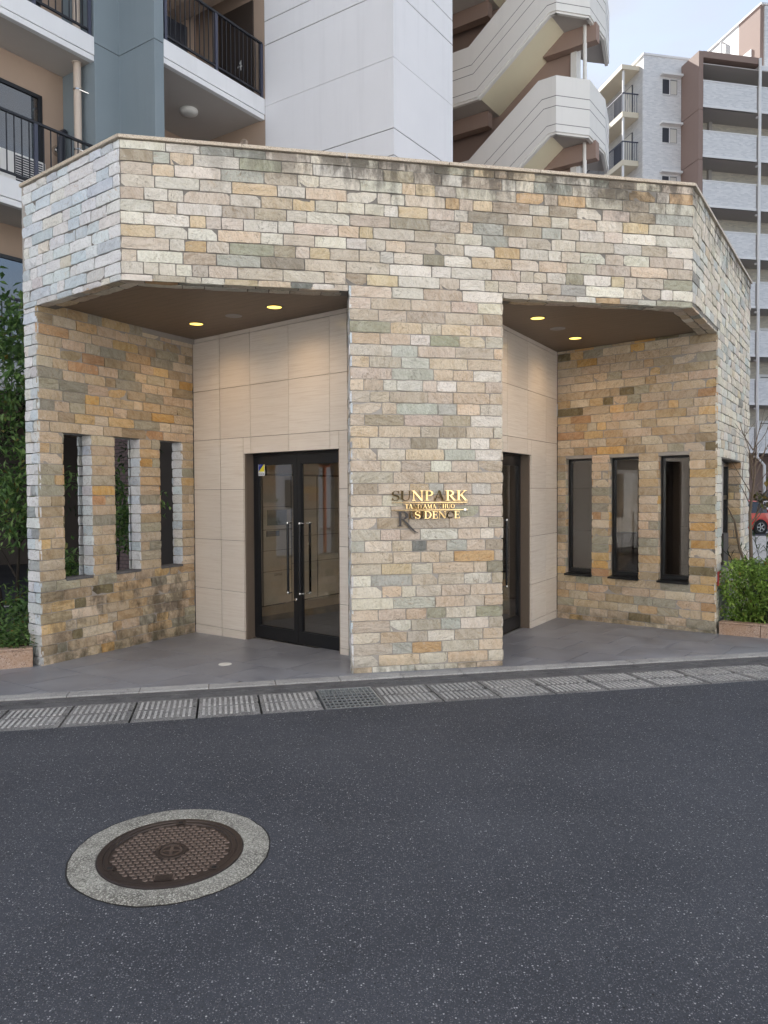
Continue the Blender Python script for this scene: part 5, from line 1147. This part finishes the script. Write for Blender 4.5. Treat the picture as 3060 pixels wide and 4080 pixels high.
# ------------------------------------------------------------------ foliage
def leafmat(name, dark, mid, light, rough=0.45, tr=0.25):
    k = NT(name, rough, 0.4); r = k.n('NewGeometry').outputs['Random Per Island']; f = k.noise(3.0, k.pos(), 3)
    c = k.ramp(r, [(0.0, dark), (0.5, mid), (0.96, light), (0.985, (0.30, 0.22, 0.05)), (1.0, (0.16, 0.09, 0.03))]); c = k.mix(c, dark, k.ramp(f, [(0.35, 0.5), (0.6, 0.0)])); k.set(Base_Color=c)
    t = k.n('BsdfTranslucent', {'Color': c}); m = k.n('MixShader', {0: tr, 1: k.b.outputs[0], 2: t.outputs[0]}); k.t.links.new(m.outputs[0], k.o.inputs['Surface']); return k.m
MAT['leaf_dark'] = leafmat('leaf_dark', (0.012, 0.03, 0.012), (0.025, 0.058, 0.02), (0.06, 0.11, 0.035))
MAT['leaf_mid'] = leafmat('leaf_mid', (0.05, 0.105, 0.035), (0.11, 0.21, 0.06), (0.24, 0.36, 0.11))
MAT['leaf_bright'] = leafmat('leaf_bright', (0.11, 0.20, 0.035), (0.23, 0.37, 0.065), (0.40, 0.54, 0.12))
MAT['leaf_olive'] = leafmat('leaf_olive', (0.04, 0.05, 0.015), (0.09, 0.10, 0.03), (0.22, 0.13, 0.03))
MAT['bark'] = plain('bark', (0.15, 0.115, 0.085), 0.9, 0.2, var=0.3, scale=20, bump=0.8, bscale=70)
MAT['bark_dark'] = plain('bark_dark', (0.035, 0.03, 0.026), 0.9, 0.2, var=0.3, scale=20, bump=0.8, bscale=70)
MAT['petal'] = plain('petal', (0.75, 0.75, 0.62), 0.6)
def rdir(rv):
    z = rv.uniform(-1, 1); a = rv.uniform(0, 2 * pi); r = sqrt(1 - z * z); return Vector((r * cos(a), r * sin(a), z))
def leaf(mb, p, d, up, ln, wd):
    d = d.normalized(); s = d.cross(up); s = s.normalized() if s.length > 1e-4 else d.orthogonal().normalized(); n = s.cross(d)
    mb.add([p, p + d * ln * 0.45 + s * wd / 2 + n * wd * 0.12, p + d * ln - n * ln * 0.12, p + d * ln * 0.45 - s * wd / 2 + n * wd * 0.12], [(0, 1, 2, 3)])
def limb(mb, p, d, ln, r, rv, depth, tips, bend=0.25, spread=0.7):
    pts = [Vector(p)]; rs = [r]; q = Vector(p); d = d.normalized(); n = 4
    for i in range(n):
        d = (d + rdir(rv) * bend * 0.5 + Vector((0, 0, 0.05))).normalized(); q = q + d * ln / n; pts.append(q.copy()); rs.append(r * (1 - 0.55 * (i + 1) / n))
    mb.tube(pts, rs, 6 if r > 0.01 else 4)
    if depth == 0: tips.append((q.copy(), d.copy())); return
    for k in range(rv.choice((2, 3, 3))):
        i = rv.choice((2, 3, 4)); dd = (d + rdir(rv) * spread).normalized(); limb(mb, pts[i], dd, ln * rv.uniform(0.55, 0.8), rs[i] * 0.7, rv, depth - 1, tips, bend, spread)
    tips.append((q.copy(), d.copy()))
def leafy(mb, tips, rv, per, spread, ln, wd, droop=0.4):
    for p, d in tips:
        for _ in range(per):
            o = rdir(rv) * spread * rv.random() ** 0.6; dd = (d * 0.4 + rdir(rv) * 0.9 - Vector((0, 0, droop))).normalized(); f = rv.uniform(0.65, 1.15)
            leaf(mb, p + o, dd, Vector((0, 0, 1)) + rdir(rv) * 0.5, ln * f, wd * f)
def tree(name, label, base, h, seed, leafm, barkm, per=60, spread=0.28, ln=0.10, wd=0.045, depth=3, r=0.035, lean=Vector((0, 0, 1)), first=0.42, group=None, cat='tree', sp=0.7):
    rv = random.Random(seed); t = thing(name, label, cat, base, group); mb = MB(); tips = []
    limb(mb, base, lean, h * first, r, rv, depth, tips, 0.22, sp); mb.build('trunk', barkm, t, smooth=True)
    lf = MB(); leafy(lf, tips, rv, per, spread, ln, wd); lf.build('crown', leafm, t); return t
tree('evergreen_tree', 'leafy green tree between the slotted wall and the left balconies', (-5.35, 10.7, -0.15), 4.6, 3, MAT['leaf_mid'], MAT['bark_dark'], per=42, spread=0.33, ln=0.13, wd=0.06, depth=4, r=0.055, first=0.46)
tree('evergreen_tree', 'darker green tree low behind the left wall corner beside the parking', (-4.72, 9.75, -0.15), 3.0, 8, MAT['leaf_mid'], MAT['bark_dark'], per=26, spread=0.26, ln=0.11, wd=0.05, depth=2, r=0.03, first=0.55)
# shrubs seen through the slots
tree('garden_shrub', 'bushy green shrub seen through the slot farthest from the panels', (-4.15, 9.95, -0.1), 2.3, 12, MAT['leaf_mid'], MAT['bark_dark'], per=70, spread=0.26, ln=0.10, wd=0.045, depth=3, r=0.022, cat='shrub', group='shrubs behind the slotted wall', sp=0.9)
tree('garden_shrub', 'low leafy shrub at the foot of the first slot', (-3.95, 9.35, -0.1), 1.2, 14, MAT['leaf_mid'], MAT['bark_dark'], per=60, spread=0.24, ln=0.08, wd=0.04, depth=3, r=0.018, cat='shrub', group='shrubs behind the slotted wall', sp=1.0)
tree('garden_shrub', 'thin dark shrub with drooping leaves seen through the middle slot', (-3.75, 10.6, -0.1), 2.6, 15, MAT['leaf_dark'], MAT['bark_dark'], per=14, spread=0.2, ln=0.12, wd=0.04, depth=3, r=0.022, cat='shrub', group='shrubs behind the slotted wall')
# ground cover in the left planter
def clump(mb, c, rad, h, n, ln, wd, rv):
    for _ in range(n):
        a = rv.uniform(0, 2 * pi); q = rad * sqrt(rv.random()); z = h * (1 - (q / rad) ** 2) * rv.uniform(0.3, 1.0)
        dd = Vector((cos(a), sin(a), rv.uniform(-0.1, 0.8))); leaf(mb, Vector((c[0] + cos(a) * q, c[1] + sin(a) * q, c[2] + z)), dd + rdir(rv) * 0.5, Vector((0, 0, 1)), ln * rv.uniform(0.6, 1.2), wd * rv.uniform(0.7, 1.2))
rv = random.Random(77); mb = MB()
for i in range(26):
    s = rv.uniform(0.05, 2.6); n_ = rv.uniform(0.12, 0.95); q = pl0 + dpl * s + inl * n_; clump(mb, (q.x, q.y, 0.12), rv.uniform(0.12, 0.2), rv.uniform(0.12, 0.42), 150, 0.07, 0.032, rv)
o = mb.build('ground_cover', MAT['leaf_mid']); tag(o, 'low green foliage filling the left granite planter', 'ground cover', kind='stuff')
# hedge
rv = random.Random(5); hd = thing('hedge', 'bright green clipped hedge filling the right planter', 'hedge', v3(pq0, 0)); lf = MB(); tw = MB()
def inside_h(s, n_, z):
    e = 0.09 * noise.noise(Vector((s * 3.1, n_ * 3.1, z * 3.1))) + 0.05 * noise.noise(Vector((s * 8, n_ * 8, z * 8)))
    return e
for i in range(34000):
    s = rv.uniform(0.0, 1.9); n_ = rv.uniform(0.0, 0.95); z = rv.uniform(0.06, 0.80)
    dedge = min(s + 0.05, n_, 0.95 - n_, (0.80 - z) * 1.2, (z - 0.02) * 1.5)
    if rv.random() > 0.35 + 1.1 * math.exp(-dedge / 0.10): continue
    low = 0.16 * max(0, (0.42 - z) / 0.42)
    e = inside_h(s, n_, z); q = pq0 + dpr * (s + 0.02 + e) + inr * (0.03 + low + n_ * (1 - low) + e * 0.8); zz_ = z + e * 0.9 + 0.04
    dd = (v3(-inr, 0) * 0.5 + rdir(rv) + Vector((0, 0, 0.35))); f = rv.uniform(0.6, 1.2)
    leaf(lf, Vector((q.x, q.y, zz_)), dd, Vector((0, 0, 1)) + rdir(rv) * 0.4, 0.05 * f, 0.026 * f)
for i in range(60):
    s = rv.uniform(0.1, 1.8); n_ = rv.uniform(0.15, 0.8); q = pq0 + dpr * s + inr * n_; p0 = Vector((q.x, q.y, 0.05)); tw.tube([p0, p0 + Vector((rv.uniform(-.1, .1), rv.uniform(-.1, .1), 0.4)), p0 + Vector((rv.uniform(-.2, .2), rv.uniform(-.2, .2), 0.8))], [0.007, 0.005, 0.003], 4)
lf.build('foliage', MAT['leaf_bright'], hd); tw.build('stems', MAT['bark_dark'], hd)
fl2 = MB()
for i in range(16):
    s = rv.uniform(0.1, 1.5); n_ = rv.uniform(0.1, 0.5); q = pq0 + dpr * s + inr * n_; c = Vector((q.x, q.y, rv.uniform(0.76, 0.88)))
    for k in range(5): a = k * 2 * pi / 5; leaf(fl2, c, Vector((cos(a), sin(a), 0.3)), Vector((0, 0, 1)), 0.022, 0.014)
fl2.build('blossoms', MAT['petal'], hd)
# bare little tree above the hedge
rv = random.Random(21); base = Vector((4.86, 10.12, 0.0)); t = thing('bare_sapling', 'small nearly leafless tree rising from the hedge before the right wall', 'tree', base); mb = MB(); tips = []
trunk = [base, base + Vector((0.0, 0.02, 0.9)), base + Vector((-0.03, 0.0, 1.45)), base + Vector((0.03, 0.0, 1.95)), base + Vector((0.05, 0.0, 2.35))]
mb.tube(trunk, [0.028, 0.024, 0.019, 0.012, 0.006], 7)
mb.tube([base + Vector((-0.02, -0.02, 0.55)), base + Vector((-0.22, -0.12, 1.0)), base + Vector((-0.30, -0.15, 1.35)), base + Vector((-0.42, -0.2, 1.55))], [0.02, 0.016, 0.012, 0.006], 6)
for i in range(15):
    f = rv.uniform(1.05, 2.3); x = 0.03; p = base + Vector((0.0, 0, f)); limb(mb, p, Vector((rv.uniform(-1, 1), rv.uniform(-.4, .4), rv.uniform(0.5, 1.1))), rv.uniform(0.3, 0.55), 0.008, rv, 1, tips, 0.3, 0.7)
mb.build('branches', MAT['bark'], t, smooth=True)
lf = MB(); sel = [q for q in tips if q[0].x > base.x - 0.05 and 1.2 < q[0].z < 2.2][:9]; leafy(lf, sel, rv, 7, 0.09, 0.09, 0.06); lf.build('leaves', MAT['leaf_olive'], t)
# dark feathery plant
rv = random.Random(31); base = Vector((5.02, 10.02, 0.1)); t = thing('feathery_plant', 'dark green feathery plant standing above the hedge near the red car', 'plant', base); lf = MB(); st_ = MB()
for i in range(16):
    a = rv.uniform(0, 2 * pi); d = Vector((cos(a) * 0.55, sin(a) * 0.55, 1.0)).normalized(); L_ = rv.uniform(0.9, 1.35); pts = [base + d * L_ * f + Vector((cos(a), sin(a), -0.6)) * 0.22 * f ** 3 for f in (0, 0.35, 0.7, 1.0)]
    st_.tube(pts, [0.006, 0.005, 0.004, 0.002], 4)
    for k in range(46):
        f = rv.uniform(0.5, 1.0); p = base + d * L_ * f + Vector((cos(a), sin(a), -0.6)) * 0.22 * f ** 3; leaf(lf, p, d * 0.5 + rdir(rv) * 0.8 - Vector((0, 0, 0.2)), Vector((0, 0, 1)), 0.15, 0.016)
st_.build('stems', MAT['bark_dark'], t); lf.build('leaves', MAT['leaf_dark'], t)
# red notice plate on the pier above the hedge
q = R1 + ds * 1.70; ou = -ns
t = thing('notice_plate', 'small dark red notice plate on the pier edge beside the hedge', 'sign', v3(q, 0.66)); MAT['red_plate'] = plain('red_plate', (0.28, 0.02, 0.015), 0.4)
MB().obox(v3(q + ou * 0.012, 0.66), v3(ds, 0) * 0.10, v3(ou, 0) * 0.008, UZ * 0.085).build('plate', MAT['red_plate'], t)
for dz, w in ((0.045, 0.06), (0.0, 0.05), (-0.045, 0.07)): MB().obox(v3(q + ou * 0.021, 0.66 + dz), v3(ds, 0) * w, v3(ou, 0) * 0.0012, UZ * 0.010).build('text_line', MAT['st_white'], t)
# ------------------------------------------------------------------ parked cars, fence
MAT['tyre'] = plain('tyre', (0.015, 0.015, 0.016), 0.8); MAT['car_glass'] = glass('car_glass', (0.06, 0.07, 0.08), 0.0, 0.06); MAT['rim'] = plain('rim', (0.55, 0.56, 0.58), 0.25, 0.5, 1.0); MAT['head'] = plain('lamp_lens', (0.75, 0.75, 0.75), 0.1); MAT['tail'] = plain('tail_lens', (0.45, 0.02, 0.02), 0.1)
def carpaint(name, col):
    k = NT(name, 0.25, 0.5); k.set(Base_Color=col); k.b.inputs['Coat Weight'].default_value = 1.0; k.b.inputs['Coat Roughness'].default_value = 0.04; return k.m
def car(label, loc, rz, paint, prof, L_=3.8, Wd=1.68, Hh=1.5):
    """prof: list of (x 0..1, belt z, roof z) along the car; roof == belt where there is only bonnet"""
    t = thing('parked_car', label, 'car', (0, 0, 0)); t['_local'] = 1
    secs = []
    for x, bz, rz_ in prof:
        X = (x - 0.5) * L_; w = Wd / 2 * (1 - 0.30 * abs(2 * x - 1) ** 5); g = max(0.0, rz_ - bz); wt = w * (0.96 - 0.30 * min(1, g / 0.55))
        half = [(w * 0.93, 0.20), (w, 0.34), (w, 0.55), (w * 0.985, bz), (wt, rz_ - 0.03 if g > 0.02 else bz + 0.015), (wt * 0.7, rz_ + (0.02 if g > 0.02 else 0.03)), (0, rz_ + 0.035)]
        secs.append([(X, y, z) for y, z in half] + [(X, -y, z) for y, z in half[-2::-1]])
    n = len(secs[0]); mb = MB(); gl = MB(); vs = [q for s_ in secs for q in s_]; fs = []; gf = []
    for i in range(len(secs) - 1):
        for k in range(n - 1):
            f = (i * n + k, i * n + k + 1, (i + 1) * n + k + 1, (i + 1) * n + k)
            g0, g1 = prof[i][2] - prof[i][1], prof[i + 1][2] - prof[i + 1][1]
            if k in (3, n - 5) and min(g0, g1) > 0.12: gf.append(f)
            elif k in (4, 5, n - 6, n - 7) and abs(g0 - g1) > 0.25: gf.append(f)
            else: fs.append(f)
        fs.append((i * n + n - 1, i * n, (i + 1) * n, (i + 1) * n + n - 1))
    fs += [tuple(range(n)), tuple((len(secs) - 1) * n + k for k in range(n - 1, -1, -1))]
    mb.add(vs, fs); b = mb.build('body', paint, t, smooth=True); gl.add(vs, gf); gl.build('windows', MAT['car_glass'], t)
    for x in (-0.31, 0.31):
        for s_ in (-1, 1):
            c = Vector((x * L_, s_ * (Wd / 2 - 0.08), 0.295)); ax = Vector((0, s_, 0))
            MB().lathe(c - ax * 0.06, [(0.355, 0), (0.36, 0.13), (0.33, 0.152), (0.29, 0.15)], 28, ax).build('wheel_arch', MAT['void'], t)
            w_ = MB().lathe(c - ax * 0.09, [(0.20, 0), (0.285, 0.0), (0.297, 0.03), (0.297, 0.165), (0.28, 0.185), (0.205, 0.188), (0.2, 0.16)], 28, ax).build('wheel', MAT['tyre'], t, smooth=True)
            m_ = MB().lathe(c, [(0.205, 0.09), (0.19, 0.085), (0.18, 0.05), (0.0005, 0.05)], 24, ax)
            m_.build('hub', MAT['duct'], w_)
            m_ = MB()
            for k in range(5):
                a = k * 2 * pi / 5; dd = Vector((cos(a), 0, sin(a))); m_.obox(c + ax * 0.08 + dd * 0.10, dd * 0.10, Vector((-sin(a), 0, cos(a))) * 0.028, ax * 0.012)
            m_.lathe(c, [(0.21, 0.085), (0.205, 0.1), (0.185, 0.1), (0.18, 0.08)], 24, ax); m_.build('rim', MAT['rim'], w_)
    for s_ in (-1, 1):
        y = s_ * (Wd / 2 - 0.2)
        MB().obox((L_ / 2 - 0.16, y * 0.92, 0.66), (0.09, 0.03 * -s_, 0.0), (0.0, 0.16, 0.0), (0, 0, 0.07)).build('headlight', MAT['head'], t)
        MB().obox((-L_ / 2 + 0.10, y * 0.94, 0.92), (0.06, 0, 0), (0, 0.09, 0), (0, 0, 0.16)).build('tail_light', MAT['tail'], t)
    t.location = loc; t.rotation_euler = (0, 0, rz); del t['_local']; return t
hatch = [(0.0, 0.55, 0.56), (0.02, 0.86, 0.90), (0.06, 0.92, 1.16), (0.14, 0.93, 1.43), (0.30, 0.93, 1.50), (0.50, 0.92, 1.50), (0.62, 0.91, 1.40), (0.78, 0.90, 0.92), (0.90, 0.82, 0.83), (0.97, 0.70, 0.71), (1.0, 0.50, 0.51)]
vanp = [(0.0, 0.6, 0.61), (0.01, 1.05, 1.10), (0.03, 1.1, 1.85), (0.10, 1.1, 1.98), (0.45, 1.1, 2.0), (0.72, 1.08, 1.95), (0.88, 1.05, 1.10), (0.95, 0.9, 0.91), (1.0, 0.55, 0.56)]
suv = [(0.0, 0.6, 0.61), (0.02, 0.95, 1.0), (0.06, 1.0, 1.3), (0.16, 1.02, 1.6), (0.35, 1.02, 1.66), (0.52, 1.0, 1.62), (0.66, 0.99, 1.02), (0.85, 0.93, 0.94), (0.96, 0.80, 0.81), (1.0, 0.55, 0.56)]
car('bright red hatchback parked beyond the right wall', (15.55, 34.9, -0.22), R(192), carpaint('red_paint', (0.62, 0.035, 0.025)), hatch)
car('white van parked behind the wire fence beyond the red car', (21.4, 40.5, -0.22), R(192), carpaint('white_car_paint', (0.72, 0.73, 0.75)), vanp, 4.4, 1.7)
car('black car parked along the gutter left of the entrance, seen only in reflections', (-8.0, 4.75, rdz(-8.0, 4.75)), R(12), carpaint('black_paint', (0.010, 0.009, 0.010)), suv, 4.4, 1.8)
wf = thing('wire_fence', 'white wire mesh fence between the red car and the white van', 'fence', (18, 37.5, -0.2))
m_ = MB(); m_.box(0, 12, -0.01, 0.01, 0.05, 0.10); m_.box(0, 12, -0.01, 0.01, 1.35, 1.40); m_.box(0, 12, -0.01, 0.01, 0.7, 0.73)
def fence_place(o): o.matrix_world = Matrix.Translation((13.5, 36.6, -0.2)) @ Matrix.Rotation(R(12), 4, 'Z'); adopt(o, wf)
fence_place(m_.build('rails', MAT['far_white'])); bw = MB().box(-0.008, 0.008, -0.008, 0.008, 0.05, 1.38).mesh('wire'); bw.materials.append(MAT['far_white'])
for i in range(100):
    o = link('wire', bw); o.matrix_world = Matrix.Translation((13.5, 36.6, -0.2)) @ Matrix.Rotation(R(12), 4, 'Z') @ Matrix.Translation((i * 0.12, 0, 0)); adopt(o, wf)
# parking line left of the wall
o = MB().prism(ccw([(-7.6, 13.05), (-5.6, 13.55), (-5.6, 13.67), (-7.6, 13.17)]), -0.219, -0.214).build('parking_line', MAT['white_paint']); tag(o, kind='structure')
# ------------------------------------------------------------------ street things seen in glass and brass, and an added front bouncing sunlight
ob = thing('opposite_house', 'white house closing the far left end of the street, seen only in reflections', 'building', (-34, 2, 0))
pr('wall', [(-34, -10), (-33, 9), (-41, 9), (-42, -10)], -0.2, 6.5, MAT['white_paint'], ob); pr('roof', [(-33.6, -10.4), (-32.6, 9.4), (-41, 9.4), (-42, -10.4)], 6.5, 6.8, MAT['duct'], ob)
for i in range(5):
    for z in (0.9, 3.9): pr('window', [(-33.9 + 0.053 * (i * 3.6), -9 + i * 3.6), (-33.9 + 0.053 * (i * 3.6 + 1.6), -7.4 + i * 3.6), (-34.2, -7.4 + i * 3.6), (-34.2, -9 + i * 3.6)], z, z + 1.5, MAT['duct'], ob)
oa = thing('bounce_apartments', 'long white sunlit apartment front added unseen across the street to bounce light', 'building', (0, -7, 0))
pr('wall', [gp(-26, -4.6), gp(34, -4.6), gp(34, -13), gp(-26, -13)], -0.2, 12.5, MAT['white_paint'], oa)  # wall of the added bounce front
for k in range(4):
    z = 0.9 + k * 3.0
    pr('added_string_course', [gp(-26, -4.45), gp(34, -4.45), gp(34, -4.61), gp(-26, -4.61)], z + 1.7, z + 1.9, MAT['slab_white'], oa)
    for i in range(15):
        a_ = -25 + i * 4.0; w_ = pr('window', [gp(a_, -4.55), gp(a_ + 1.7, -4.55), gp(a_ + 1.7, -4.61), gp(a_, -4.61)], z, z + 1.4, MAT['duct'], oa)  # windows of the added bounce front
tree('street_tree', 'broad dark street tree left of the viewer, seen only in reflections', (-15, 6.5, -0.2), 7.0, 44, MAT['leaf_dark'], MAT['bark_dark'], per=70, spread=0.8, ln=0.28, wd=0.12, depth=4, r=0.14)
mr = thing('traffic_mirror', 'orange convex traffic mirror on a pole, seen reflected in the left door', 'traffic mirror', (-10.2, 7.6, 0)); MAT['orange'] = plain('orange_paint', (0.75, 0.16, 0.02), 0.4)
MB().tube([(-10.2, 7.6, -0.2), (-10.2, 7.6, 2.9)], 0.045, 12).build('pole', MAT['orange'], mr, smooth=True)
MB().lathe((-10.12, 7.6, 2.75), [(0.42, -0.05), (0.43, 0.0), (0.40, 0.03)], 32, (1, -0.1, -0.1)).build('rim', MAT['orange'], mr, smooth=True)
MB().lathe((-10.11, 7.6, 2.75), [(0.40, 0.01), (0.3, 0.05), (0.15, 0.075), (0.0005, 0.085)], 32, (1, -0.1, -0.1)).build('mirror', MAT['steel'], mr, smooth=True)
for o in bpy.data.objects:
    if '_local' in o.keys(): del o['_local']
